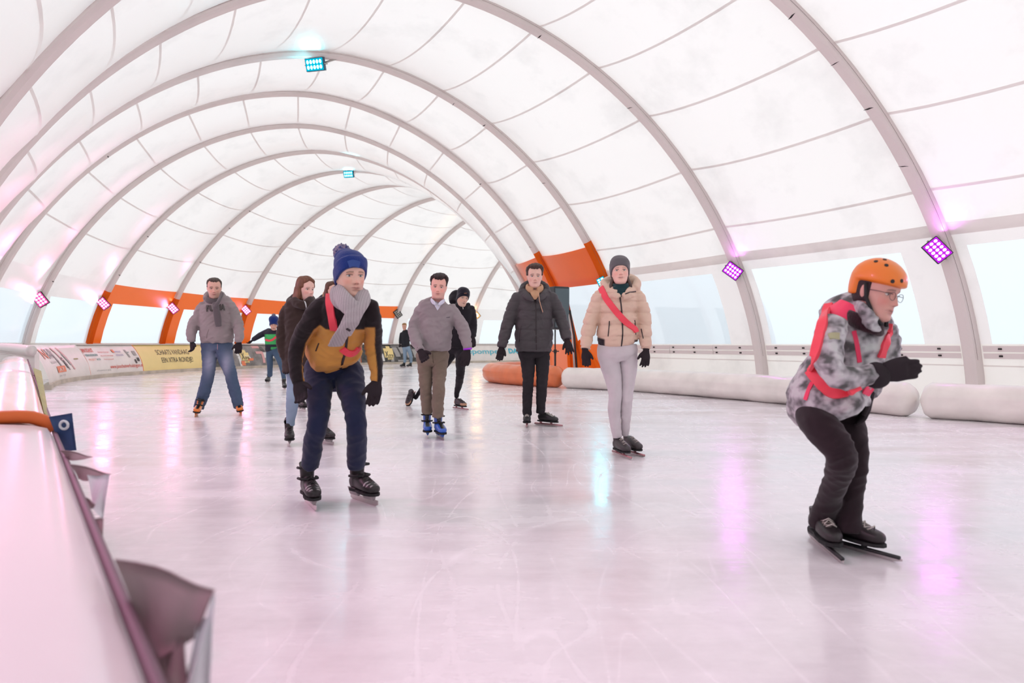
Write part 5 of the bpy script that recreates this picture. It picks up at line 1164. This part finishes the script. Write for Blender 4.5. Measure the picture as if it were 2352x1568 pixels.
# ------------------------------------------------------------------ 6 blond man far down the track
p = Person('person with short fair hair in black jacket and light jeans, farthest skater on the track', 28., (934, 843.5), .022)
TR = p.torso([(930.5, 757, 0, 4.2, .08), (931, 761, 0, 8, .11), (931.5, 765, 0, 10.5, .13), (931.5, 780, 0, 9.2, .13), (931.5, 792, 0, 9.8, .14), (932, 797, 0, 9.5, .13)])
p.garment('jacket', [TR, p.limb([(922, 766, 0, 3.8), (919.5, 777, 0, 3.3), (918.5, 789, -.05, 2.8)]), p.limb([(941, 766, 0, 3.8), (944, 777, 0, 3.3), (946.5, 790, -.05, 2.8)])], 'cloth', (.022, .022, .028))
p.head(928.8, 750, -.1, 1.12, yaw=-12, pitch=10, skin=(.60, .33, .26), neck=(930, 760, 0, .055), vox=.008); p.short_hair((.36, .19, .08), top=.02, hairline=.07)
p.garment('jeans', [p.torso([(932, 792, 0, 9, .12), (933, 800, 0, 9, .12), (934, 803, 0, 8, .1)]), p.limb([(929.5, 800, 0, 4.8), (930, 815, 0, 4.2), (930, 827, 0, 3.4), (929.5, 833, 0, 3.2)]), p.limb([(938, 800, 0, 4.8), (943, 815, -.1, 4.1), (944, 827, 0, 3.4), (944, 833, 0, 3.2)])], 'denim', (.26, .36, .47))
p.hand(918.5, 790, -.05, 917.5, 799, -.1, (1, 0, 0)); p.hand(947, 791, -.05, 947.5, 799, -.1, (-1, 0, 0))
p.skate(927, 843.5, -55, 'lace', ((.02, .02, .02), (.3, .3, .3)), shaft=.14, dist=28.); p.skate(942, 843.3, -50, 'lace', ((.02, .02, .02), (.3, .3, .3)), shaft=.14, dist=28.)

# ------------------------------------------------------------------ 7 man in grey v-neck sweater
p = Person('person in grey v-neck sweater over white collar, khaki trousers and blue rental skates', 6.95, (995, 1004), .0105)
TR = p.torso([(1006, 688, -.03, 17, .075), (1004, 694, -.02, 30, .10), (1002, 704, -.02, 42, .125), (1002, 725, 0, 41, .14), (1001, 750, 0, 38, .145), (999, 780, .01, 37, .15), (999, 798, .02, 36, .15), (999, 806, .02, 33, .14)], wr=[0, 0, .01, .02, .03, .04, .03, 0], wf=7, seed=2)
p.garment('sweater', [TR, p.limb([(970, 710, 0, 14.5), (958, 731, 0, 15), (952, 757, -.03, 14.5), (956, 780, -.12, 13), (962, 797, -.2, 10.5), (966, 806, -.24, 9)], wr=[.0, .04, .07, .07, .06, .03], wf=13, seed=3), p.limb([(1035, 710, 0, 14.5), (1050, 731, 0, 14.5), (1064, 756, -.03, 14.4), (1070, 780, -.1, 12.3), (1073, 795, -.15, 10), (1073, 804, -.17, 8.8)], wr=[.0, .04, .07, .07, .06, .03], wf=13, seed=5)], 'cloth', (.32, .275, .285), fold=.009)
p.head(1007.5, 660, -.10, 1.0, yaw=-3, pitch=3, roll=4, skin=(.72, .40, .33), brow=(.07, .04, .03), beard=.22, jaw=.10, neck=(1005, 694, -.02, .062), blush=.1, iris=(.10, .12, .13))
p.short_hair((.035, .020, .020), top=.030, hairline=.074, side=.007, sweep=.004)
shirt = (.70, .70, .82)
coll = []
for sg in (-1, 1):
    q = [Vector(v) for v in p.X([(sg * .062, .02, -.125), (sg * .060, -.035, -.132), (sg * .040, -.075, -.150), (sg * .014, -.088, -.172)])]; coll.append(loft(q, [Vector((0, 0, 1))] * 4, [.018, .020, .022, .010], [.010, .010, .009, .005], n=12))
p.garment('shirt_collar', coll, 'cloth', shirt, .0045)
def fillV(name, pts, mt, off=.004):
    """patch lying on the sweater, outlined by picture points"""
    n = 12; V = []
    A0, A1, B_ = pts
    for i in range(n):
        v = i / (n - 1)
        for j in range(7):
            u = j / 6; x = (A0[0] * (1 - u) + A1[0] * u) * (1 - v) + B_[0] * v; y = (A0[1] * (1 - u) + A1[1] * u) * (1 - v) + B_[1] * v; h, nn = p.hit('sweater', x, y)
            if h is None: h = p.P(x, y, -.16)
            V.append(h + Vector((0, -off, 0)))
    obj(name, V, grid_faces(n, 7), mt, p.root)
fillV('shirt_front', ((990, 688), (1022, 688), (1005, 713)), mat('white shirt', (.70, .70, .80), .8))
mb = MB(); h, _n = p.hit('sweater', 1005.5, 702); mb.tube([h + Vector((0, -.004, 0)), h + Vector((0, -.009, 0))], .006, 10); mb.out('button', M['white'], p.root)
p.strip('logo', 'sweater', [(1025, 729), (1029, 728.5), (1033, 728)], .005, mat('dark embroidery', (.10, .08, .10), .8), off=.001)
kh = (.215, .165, .125)
p.garment('trousers', [p.torso([(993, 798, .03, 36, .12), (993, 818, .03, 38, .13), (993, 834, .03, 34, .12), (993, 842, .03, 26, .1)], wr=.02), p.limb([(977, 826, .03, 19), (977, 855, -.02, 16.5), (978, 890, -.07, 14.2), (980, 920, .0, 13), (981, 938, .03, 12), (981, 948, .04, 12)], wr=[0, .01, .03, .04, .08, .05], wf=16, seed=1)], 'cloth', kh, fold=.008, sep=[[p.limb([(1010, 826, .03, 19), (1009, 855, -.05, 16.5), (1008, 888, -.13, 14.5), (1005.5, 925, -.08, 13.2), (1006, 946, -.05, 12.5), (1006, 957, -.04, 12.5)], wr=[0, .01, .03, .04, .08, .05], wf=16, seed=4)]])
p.strip('fly_seam', 'trousers', [(994, 810), (994, 822), (996, 834)], .006, mat('khaki seam', (.12, .09, .065), .9), off=.001)
p.hand(967, 808, -.25, 984, 838, -.36, (1, -.2, .4), curl=.75, sc=1.1); p.hand(1073, 805, -.17, 1068, 842, -.22, (-1, -.5, 0), curl=.75, sc=1.1)
mb = MB(); c = p.P(1074, 801, -.17); mb.tube([c + Vector((math.cos(a) * .036, math.sin(a) * .032, .004 * math.cos(a))) for a in np.linspace(0, 2 * math.pi, 21)], .009, 8, caps=False); mb.out('wristband', mat('purple wristband', (.40, .02, .75), .4), p.root)
bl = ((.03, .12, .52), (.02, .02, .02))
p.skate(981, 1001, 2, 'hard', bl, sc=1.06, shaft=.165); p.skate(1008, 1006, 14, 'hard', bl, sc=1.06, shaft=.165)

# ------------------------------------------------------------------ 8 man in black with dark cap behind
p = Person('person all in black with dark knit cap behind the grey sweater', 10., (1054, 940), .014)
TR = p.torso([(1066, 698, -.08, 10, .08), (1064, 702, -.07, 19, .11), (1063, 712, -.04, 24.5, .13), (1060, 735, 0, 25, .14), (1056, 765, .05, 24, .15), (1050, 790, .10, 22, .14), (1049, 800, .10, 20, .13)], wr=[0, 0, .01, .02, .03, .02, 0])
hd = loft([p.P(1040, 695, .0), p.P(1042, 682, .10), p.P(1050, 676, .14), p.P(1064, 680, .10)], [Vector((0, 0, 1))] * 4, [.05, .07, .07, .05], [.05, .07, .07, .05], n=14)
cl = loft([p.P(1052, 698, -.05), p.P(1058, 702, -.14), p.P(1068, 704, -.16), p.P(1078, 700, -.08)], [Vector((0, 0, 1))] * 4, [.04, .05, .05, .04], [.03] * 4, n=14)
blk = (.014, .011, .016)
p.garment('jacket', [TR, hd, cl, p.limb([(1081, 710, -.02, 10.5), (1085, 730, 0, 10), (1086.5, 752, -.02, 9), (1086, 773, -.1, 7.4)], wr=.05, wf=14), p.limb([(1044, 710, -.02, 10.5), (1036, 735, 0, 10), (1030, 758, 0, 9), (1024, 775, -.05, 7)], wr=.05)], 'cloth', blk, fold=.005)
p.head(1062.5, 684, -.20, 1.04, yaw=22, pitch=10, roll=8, skin=(.62, .40, .31), lips=(.45, .2, .17), brow=(.2, .15, .12), neck=(1063, 702, -.08, .056), beard=.15)
p.beanie((.012, .010, .020), zb=.030, cuff=.05, top=.028)
p.strip('cap_tag', 'beanie', [(1066, 673.5), (1069, 673.2), (1072, 673)], .010, mat('copper tag', (.30, .12, .07), .5), off=.001)
p.strip('zip_pull', 'jacket', [(1063, 704), (1063.5, 706), (1064, 709)], .012, M['steel'], off=.004)
p.garment('tights', [p.torso([(1050, 790, .10, 20, .12), (1050, 802, .12, 21, .12), (1051, 814, .10, 17, .1)]), p.limb([(1059, 804, .08, 13.5), (1058, 832, -.05, 12), (1057, 858, -.14, 10), (1054, 882, -.02, 8.5), (1049.5, 900, .04, 6), (1048.5, 914, .06, 5.2)], wr=.01), p.limb([(1042, 804, .12, 13.5), (1018, 838, .22, 11.5), (996, 866, .38, 9.5), (974, 888, .6, 7), (962, 903, .70, 5.4), (953, 915, .74, 5.2)], wr=.01)], 'cloth', blk, fold=.005)
p.hand(1086, 775, -.1, 1087, 793, -.14, (-1, -.3, 0), curl=.8, sc=1.); p.hand(1024, 777, -.06, 1021, 795, -.1, (1, 0, 0), curl=.8)
nc = ((.035, .022, .028), (.55, .30, .18))
p.skate(1053, 940, 32, 'noren', nc, sc=1.05)
mb_ = p.skate(948, 938, -26, 'noren', nc, sc=1.05, z=.09, pitch=42, dist=10.7)

# ------------------------------------------------------------------ 9 man in dark grey quilted jacket
p = Person('person in dark grey quilted jacket over tan hoodie, arms held away from the body', 7.97, (1232, 977), .0105)
TR = p.torso([(1228, 668, 0, 15, .08), (1228, 673, 0, 28, .11), (1228, 681, 0, 41, .13), (1228, 705, 0, 41, .145), (1227, 735, 0, 42, .155), (1226, 765, 0, 43, .16), (1226, 795, 0, 42, .16), (1226, 807, 0, 40.5, .155)], wr=[0, 0, .01, .01, .015, .015, .01, 0], wf=8, puff=.02, quilt=.112)
hd = loft([p.P(1198, 676, -.04), p.P(1204, 664, .06), p.P(1228, 655, .16), p.P(1252, 664, .06), p.P(1258, 676, -.04)], [Vector((0, 0, 1))] * 5, [.05, .07, .08, .07, .05], [.035, .05, .06, .05, .035], n=16)
lp1 = loft([p.P(1200, 668, -.04), p.P(1212, 681, -.14), p.P(1226, 692, -.17)], [Vector((.6, 0, .8))] * 3, [.04, .04, .02], [.02] * 3, n=14)
lp2 = loft([p.P(1256, 668, -.04), p.P(1246, 681, -.14), p.P(1233, 692, -.17)], [Vector((-.6, 0, .8))] * 3, [.04, .04, .02], [.02] * 3, n=14)
dg = (.068, .059, .064)
p.garment('jacket', [TR, hd, lp1, lp2, p.limb([(1191, 685, 0, 16), (1179, 707, 0, 15), (1170, 733, -.02, 14), (1161, 763, -.06, 13.5), (1155, 785, -.1, 11.5), (1152, 797, -.12, 10)], wr=.02, puff=.03, quilt=.10, seed=2), p.limb([(1265, 685, 0, 16), (1278, 706, 0, 14.8), (1289, 732, -.02, 13.8), (1297, 758, -.08, 12.5), (1302, 780, -.14, 10.5)], wr=.02, puff=.03, quilt=.10, seed=3)], 'shell', dg, fold=.006, vox=.0085, carve=quilt([692, 713, 734, 756.5, 782, 800], .0065, 1.3))
p.head(1228, 636, -.06, 1.10, yaw=4, pitch=0, skin=(.68, .43, .35), brow=(.13, .08, .06), neck=(1228, 676, -.02, .056), iris=(.14, .18, .2), lips=(.56, .24, .22))
p.short_hair((.075, .042, .034), top=.030, hairline=.076, side=.012, sweep=.006, temple=-.036)
tan = (.58, .34, .20)
ring = [Vector(p.X([(math.sin(a) * .078, .022 - math.cos(a) * .078, -.115 - .028 * math.cos(a))])[0]) for a in np.linspace(.25, 2 * math.pi - .25, 14)]
p.garment('hood', [loft(ring, [Vector((0, 0, 1))] * 14, [.040] * 14, [.020] * 14, n=14, m=3), loft([p.P(1228, 668, -.10), p.P(1229, 678, -.155), p.P(1229, 688, -.16)], [Vector((1, 0, 0))] * 3, [.06, .045, .015], [.02] * 3, n=14)], 'cloth', tan, .006)
mb = MB(); mb.tube([p.P(1237, 672, -.19), p.P(1239, 690, -.20), p.P(1243, 705, -.19), p.P(1247, 717, -.185)], .0045, 6); mb.out('drawstring', mat('tan cord', (.62, .36, .24), .8), p.root)
p.strip('zip', 'jacket', [(1230, 690), (1231, 720), (1231, 760), (1232, 804)], .014, 'zip')
p.strip('chest_zip', 'jacket', [(1241, 697), (1242, 709), (1243, 720)], .008, 'zip')
p.strip('pocket_seam', 'jacket', [(1198, 748), (1194, 765), (1193, 785)], .006, 'zip', off=.001)
bj = (.030, .026, .030)
p.garment('jeans', [p.torso([(1227, 798, .02, 38, .13), (1227, 812, .02, 37, .13), (1228, 822, .02, 30, .11)]), p.limb([(1210, 812, .02, 19), (1213, 838, -.02, 16.2), (1213, 874, -.07, 12.8), (1212, 905, -.03, 11.6), (1211, 935, 0, 10.5), (1211, 954, .02, 10)], wr=[0, .01, .03, .03, .03, .06], wf=13, seed=1)], 'denim', bj, fold=.006, sep=[[p.limb([(1244, 812, .02, 19), (1246, 838, -.02, 15.8), (1245, 874, -.07, 13), (1243.5, 905, -.03, 12), (1242, 932, 0, 10.5), (1241.5, 949, .02, 9.5)], wr=[0, .01, .03, .03, .03, .06], wf=13, seed=3)]])
p.hand(1152, 798, -.12, 1147, 828, -.16, (1, -.3, 0), curl=.4, sc=1.05, thumb_out=.5); p.hand(1303, 782, -.15, 1310, 808, -.2, (-1, -.3, 0), curl=.35, sc=1.05, spread=.3)
p.skate(1211, 977, -2, 'speed', ((.022, .020, .022), (.60, .56, .50)), sc=1.03); p.skate(1251, 977, 52, 'speed', ((.022, .020, .022), (.60, .56, .50)), sc=1.03)

# ------------------------------------------------------------------ 10 woman in beige puffer jacket
p = Person('person in beige puffer jacket with coral sash and grey knit hat', 5.83, (1436, 1045), .0095)
TR = p.torso([(1424, 655, -.02, 17, .075), (1422, 661, -.01, 30, .10), (1420, 670, 0, 43, .12), (1420, 690, 0, 45, .13), (1419, 720, 0, 43, .135), (1418.5, 750, 0, 45, .14), (1418.5, 772, 0, 46.5, .145), (1419, 788, 0, 43, .135), (1421, 797, 0, 34, .12)], wr=[0, 0, .01, .01, .015, .02, .02, .02, .0], wf=9, puff=.06, quilt=.118)
hdl = loft([p.P(1394, 668, -.03), p.P(1388, 655, .05), p.P(1404, 646, .13), p.P(1426, 643, .15), p.P(1448, 646, .13), p.P(1462, 655, .05), p.P(1458, 668, -.03)], [Vector((0, 0, 1))] * 7, [.05, .05, .06, .07, .06, .06, .06], [.03, .04, .05, .05, .05, .04, .035], n=16)
lp1 = loft([p.P(1396, 660, -.02), p.P(1410, 672, -.11), p.P(1421, 684, -.14)], [Vector((.6, 0, .8))] * 3, [.035, .04, .02], [.018] * 3, n=14)
lp2 = loft([p.P(1455, 664, -.04), p.P(1444, 674, -.12), p.P(1431, 682, -.14)], [Vector((-.6, 0, .8))] * 3, [.045, .04, .02], [.02] * 3, n=14)
be = np.array([.74, .53, .41])
def c10(A):
    X = CX + F * A[:, 0] / A[:, 1]; Y = HZ - F * (A[:, 2] - CZ) / A[:, 1]; C = np.tile(be, (len(A), 1))
    sg_ = lambda v: 1 / (1 + np.exp(-np.clip(v * 1.8, -30, 30))); w = sg_(Y - 774 - (X - 1372) * .28) * sg_(1389 - X) * sg_(X - 1366); w = np.maximum(w, sg_(Y - 780) * sg_(X - 1457) * sg_(1466 - X))[:, None]; return C * (1 - w) + np.array((.02, .012, .02)) * w
p.garment('jacket', [TR, hdl, lp1, lp2, p.limb([(1379, 682, 0, 18), (1369, 706, 0, 17), (1359, 730, -.01, 16), (1351, 762, -.04, 14.8), (1346, 785, -.07, 12.5), (1344.5, 801, -.09, 11.5)], wr=.02, puff=.05, quilt=.085, seed=2), p.limb([(1462, 682, 0, 18), (1473, 706, 0, 16.5), (1479, 732, -.01, 15.8), (1481, 765, -.04, 14.5), (1483, 786, -.06, 12.3), (1483.5, 801, -.08, 11.5)], wr=.02, puff=.05, quilt=.085, seed=3)], 'shell', c10, fold=.006, vox=.0075, carve=quilt([671, 692, 717, 745, 772, 796], .008, 1.4))
p.head(1424, 624, -.04, .97, yaw=4, pitch=-5, roll=-2, fem=.9, skin=(.72, .45, .37), brow=(.25, .14, .10), lips=(.60, .27, .25), neck=(1423, 662, .0, .047), blush=.1, iris=(.12, .16, .18))
p.beanie((.135, .125, .135), zb=.036, cuff=.075, top=.022)
lk2 = [loft([(sg * .062, .035, -.04), (sg * .070, .025, -.08), (sg * .082, .0, -.12), (sg * .088, -.02, -.15)], [Vector((0, 1, 0))] * 4, [.022, .026, .026, .012], [.012, .016, .016, .01], n=12, wr=.1, wf=30, seed=sg) for sg in (-1, 1)]
p.shell('hair', lambda x, y, z: -.012 + sstep(y, .015, .03) * sstep(z, -.10, -.08) * .014, 'hair', (.10, .065, .055), extra=lk2, vox=.006)
ring = [Vector(p.X([(math.sin(a) * .062, .012 - math.cos(a) * .060, -.128 - .022 * math.cos(a))])[0]) for a in np.linspace(0, 2 * math.pi, 13)]
p.garment('neck_warmer', [loft(ring, [Vector((0, 0, 1))] * 13, [.034] * 13, [.018] * 13, n=14, m=3), loft([p.P(1424, 660, -.09), p.P(1425, 672, -.12), p.P(1426, 682, -.12)], [Vector((1, 0, 0))] * 3, [.065, .045, .012], [.02] * 3, n=14)], 'cloth', (.010, .040, .048), .006)
p.strip('zip', 'jacket', [(1424, 682), (1427, 705), (1429, 735), (1430, 770), (1426, 800)], .010, 'zip')
p.strip('pocket_zip', 'jacket', [(1400, 737), (1398.5, 755), (1397, 772)], .007, 'zip'); p.strip('pocket_zip', 'jacket', [(1457.5, 735), (1459, 750), (1460, 768)], .006, 'zip')
p.strip('sleeve_zip', 'jacket', [(1473, 755), (1475, 765), (1477.5, 777)], .007, 'zip'); p.strip('collar_trim', 'jacket', [(1436, 675), (1448, 671), (1460, 669)], .008, 'zip')
p.strip('sash', 'jacket', [(1381, 661), (1392, 684), (1408, 706), (1426, 728), (1443, 745), (1458, 756), (1461, 763)], .052, 'sash', off=.010)
lg = (.64, .585, .605)
p.garment('trousers', [p.torso([(1418, 790, 0, 44, .115), (1418, 806, 0, 46.5, .125), (1418, 818, .0, 44, .12), (1420, 830, .0, 34, .09)], wr=.01), p.limb([(1397, 815, 0, 25), (1402, 840, 0, 23), (1409, 870, -.01, 19.5), (1413, 898, -.02, 16), (1412.5, 920, -.02, 15), (1411, 945, .01, 14.6), (1414, 975, .02, 12.4), (1418, 1004, .03, 10.6)], wr=[0, .005, .01, .03, .05, .01, .01, .06], wf=18, seed=1)], 'denim', lg, fold=.003, sep=[[p.limb([(1442, 815, 0, 22), (1444, 840, 0, 20), (1443, 870, -.0, 16.5), (1441, 898, -.01, 14), (1440, 920, -.01, 13), (1438, 945, .02, 12.6), (1437, 975, .05, 10.4), (1435, 999, .08, 8.6)], wr=[0, .005, .01, .03, .05, .01, .01, .06], wf=18, seed=4)]])
p.hand(1344, 805, -.09, 1349, 846, -.12, (1, -.35, 0), curl=.3, sc=.88, thumb_out=.55); p.hand(1484, 805, -.08, 1482, 847, -.12, (-1, -.35, 0), curl=.45, sc=.9, spread=.15, thumb_out=.7)
p.skate(1422, 1046, 24, 'speed', ((.040, .032, .034), (.09, .07, .07)), sc=.98); p.skate(1446, 1041, 30, 'speed', ((.040, .032, .034), (.09, .07, .07)), sc=.98)

# ------------------------------------------------------------------ 11 runner in orange helmet
p = Person('person in orange helmet, glasses and grey patterned jacket, leaning forward in mid stride', 3.08, (1925, 1280), .0075)
TR = p.torso([(1998, 712, -.02, 34, .075), (1982, 722, -.02, 56, .10), (1968, 745, 0, 68, .135), (1958, 785, .02, 70, .15), (1940, 830, .03, 69, .155), (1916, 875, .05, 76, .165), (1900, 912, .06, 84, .175), (1900, 932, .05, 83, .20), (1906, 946, .05, 74, .19)], wr=[0, .01, .02, .03, .03, .03, .03, .03, .0], wf=9, seed=3)
def c11(A):
    n1 = nzv(A, (19, 19, 24), 3.); n2 = nzv(A, (55, 55, 66), 8.); v = .37 + .55 * n1 + .28 * n2; base = np.stack([v * 1.02, v * .97, v * 1.02], 1); base = np.clip(base, .09, .56)
    return base
hdc = loft([p.P(1906, 735, .10), p.P(1918, 712, .12), p.P(1945, 697, .12), p.P(1972, 692, .10), p.P(1985, 705, .04)], [Vector((0, 0, 1))] * 5, [.05, .06, .06, .05, .04], [.05, .07, .08, .07, .05], n=16)
colr = loft([p.P(1968, 700, -.08), p.P(1985, 722, -.16), p.P(2010, 745, -.17), p.P(2036, 748, -.08), p.P(2044, 738, .04)], [Vector((0, 0, 1))] * 5, [.034, .038, .034, .03, .025], [.014] * 5, n=16)
NA = [(1912, 752, -.14, 33), (1903, 790, -.19, 32), (1902, 828, -.23, 31), (1918, 857, -.27, 29), (1955, 868, -.28, 27), (1990, 864, -.27, 25), (2008, 860, -.26, 23)]
FA = [(2030, 762, .12, 28), (2040, 800, .13, 25), (2030, 845, .10, 22), (2008, 878, .05, 20), (1996, 905, .02, 18)]
p.garment('jacket', [TR, hdc, colr, p.limb(NA, wr=.05, wf=13, seed=2, m=9), p.limb(FA, wr=.04, wf=13, seed=4)], 'shell', c11, fold=.009)
p.head(2013, 672, -.12, 1.0, yaw=62, pitch=14, roll=6, fem=.6, skin=(.55, .30, .25), brow=(.12, .07, .05), lips=(.46, .17, .16), neck=(1985, 735, -.02, .050), blush=.2)
def helm(x, y, z):
    line = z - .036 - .0 * y; rear = sstep(y, .03, .06); m_ = np.maximum(sstep(line, -.003, .002), rear * sstep(z, -.025, -.018)); return -.014 + m_ * (.014 + .021 + .010 * sstep(z, .03, .1))
p.shell('helmet', helm, mat('orange helmet shell', (.83, .20, .015), .38, coat=.2), (.83, .20, .015), vox=.0055)
for (hx, hy) in ((2050, 646), (2071, 645), (2012, 600), (2036, 609), (2032, 596), (2008, 590)):
    h, n = p.hit('helmet', hx, hy)
    if h is None: continue
    e1 = n.orthogonal().normalized(); e2 = n.cross(e1); V = [h + n * .0012 + (e1 * math.cos(a) + e2 * math.sin(a)) * .0085 for a in np.linspace(0, 2 * math.pi, 13)[:-1]] + [h - n * .006 + (e1 * math.cos(a) + e2 * math.sin(a)) * .007 for a in np.linspace(0, 2 * math.pi, 13)[:-1]]
    obj('vent', V, [tuple(range(12))] + [(i, (i + 1) % 12, 12 + (i + 1) % 12, 12 + i) for i in range(12)], M['dark'], p.root, smooth=False)
p.shell('hair', lambda x, y, z: -.012 + np.maximum(sstep(y, -.020, -.004) * sstep(z, -.055, -.045), sstep(y, .03, .05) * sstep(z, -.11, -.09)) * .018, 'hair', (.028, .014, .018), vox=.006)
mb = MB()
for sg in (-1, 1): mb.tube([Vector(q) for q in p.X([(sg * .083, .012, .03), (sg * .080, -.005, -.03), (sg * .060, -.045, -.095), (sg * .02, -.072, -.128)])], .008, 6)
mb.out('chin_strap', M['rubber'], p.root)
mb = MB()
for sg in (-1, 1):
    ctr = np.array([sg * .033, -.092, -.004]); mb.tube([Vector(q) for q in p.X([ctr + np.array([math.cos(a) * .024, .004 * abs(math.cos(a)), math.sin(a) * .017]) for a in np.linspace(0, 2 * math.pi, 17)])], .0012, 5, caps=False)
    mb.tube([Vector(q) for q in p.X([(sg * .057, -.088, .002), (sg * .072, -.05, .006), (sg * .077, .01, .004)])], .0013, 5)
mb.tube([Vector(q) for q in p.X([(-.009, -.092, .0), (0, -.100, .003), (.009, -.092, .0)])], .0012, 5); mb.out('glasses', mat('glasses frame', (.10, .06, .07), .4), p.root)
ring = [Vector(q) for q in p.X([(math.sin(a) * .066, .010 - math.cos(a) * .066, -.135 - .012 * math.cos(a)) for a in np.linspace(0, 2 * math.pi, 13)])]
p.garment('neck_warmer', [loft(ring, [Vector((0, 0, 1))] * 13, [.034] * 13, [.018] * 13, n=14, m=3)], 'knit', (.030, .008, .014), .006)
pk = mat('hot pink panel', (.90, .045, .13), .55)
for pts, w_ in (([(1912, 702), (1932, 708), (1950, 718), (1968, 735)], .075), ([(1962, 760), (1968, 790), (1974, 832)], .018), ([(1866, 878), (1858, 895), (1850, 918)], .018)):
    p.strip('pink_panel', 'jacket', pts, w_, pk, off=.003)
p.strip('armband_patch', 'jacket', [(1903, 772), (1915, 771), (1928, 772)], .03, mat('pale green patch', (.42, .40, .24), .7), off=.001)
p.strip('sash', 'jacket', [(1905, 700), (1893, 730), (1884, 768), (1876, 800), (1868, 838), (1866, 855)], .042, 'sash', off=.010)
p.strip('sash', 'jacket', [(1862, 852), (1878, 872), (1893, 892), (1915, 904), (1940, 901), (1964, 892)], .044, 'sash', off=.014)
p.strip('sash', 'jacket', [(2042, 752), (2036, 780), (2028, 800), (2022, 820)], .036, 'sash', off=.010)
p.strip('cuff_tab', 'jacket', [(1982, 896), (1990, 900), (1998, 903)], .05, pk, off=.004)
bk = (.020, .010, .014)
NL = [(1868, 938, .02, 36), (1873, 960, -.04, 41), (1893, 988, -.12, 41), (1918, 1018, -.17, 37.5), (1932, 1045, -.19, 34), (1931, 1072, -.14, 32), (1918, 1110, -.04, 28.5), (1904, 1150, .06, 27), (1893, 1182, .12, 29), (1888, 1208, .14, 29)]
FL = [(1940, 928, .16, 40), (1950, 965, .10, 35), (1960, 1005, .04, 30), (1967, 1045, .0, 27), (1968, 1080, .01, 24), (1962, 1115, .05, 22.5), (1956, 1150, .06, 24), (1953, 1190, .06, 26), (1952, 1225, .05, 27)]
p.garment('trousers', [p.torso([(1903, 915, .06, 60, .14), (1902, 935, .06, 66, .15), (1905, 958, .05, 62, .14)]), p.limb(NL, wr=[0, .005, .005, .01, .015, .012, .008, .01, .012, .015], wf=9, seed=1, depth=.95), p.limb(FL, wr=[0, .005, .005, .01, .015, .012, .008, .01, .012], wf=9, seed=5, depth=.95)], 'cloth', bk, fold=.005)
p.garment('glove', [loft([p.P(1998, 860, -.26), p.P(2016, 861, -.26), p.P(2034, 857, -.26)], [Vector((0, 0, 1))] * 3, [.050, .056, .044], [.046, .050, .038], n=20)] , 'glove', (.02, .012, .018), .006)
p.hand(2022, 857, -.27, 2105, 846, -.30, (.1, -.25, 1), curl=.30, sc=1.02, spread=.0, thumb_out=.25, palm=(0, 1, -.2), vox=.0055)
p.hand(1995, 905, .02, 1980, 985, .0, (-.2, -1, 0), curl=.45, sc=1.0, spread=.04, thumb_out=.3)
rk = ((.020, .014, .016), (.38, .33, .30))
p.skate(1884, 1250, -6, 'speed', rk, sc=1.12, dist=3.24, view=False); p.skate(1938, 1256, 30, 'speed', rk, sc=1.06, dist=3.21, view=False)

for o in bpy.data.objects:
    if o.name.split('.')[0] == 'lettering': o['kind'] = 'stuff'
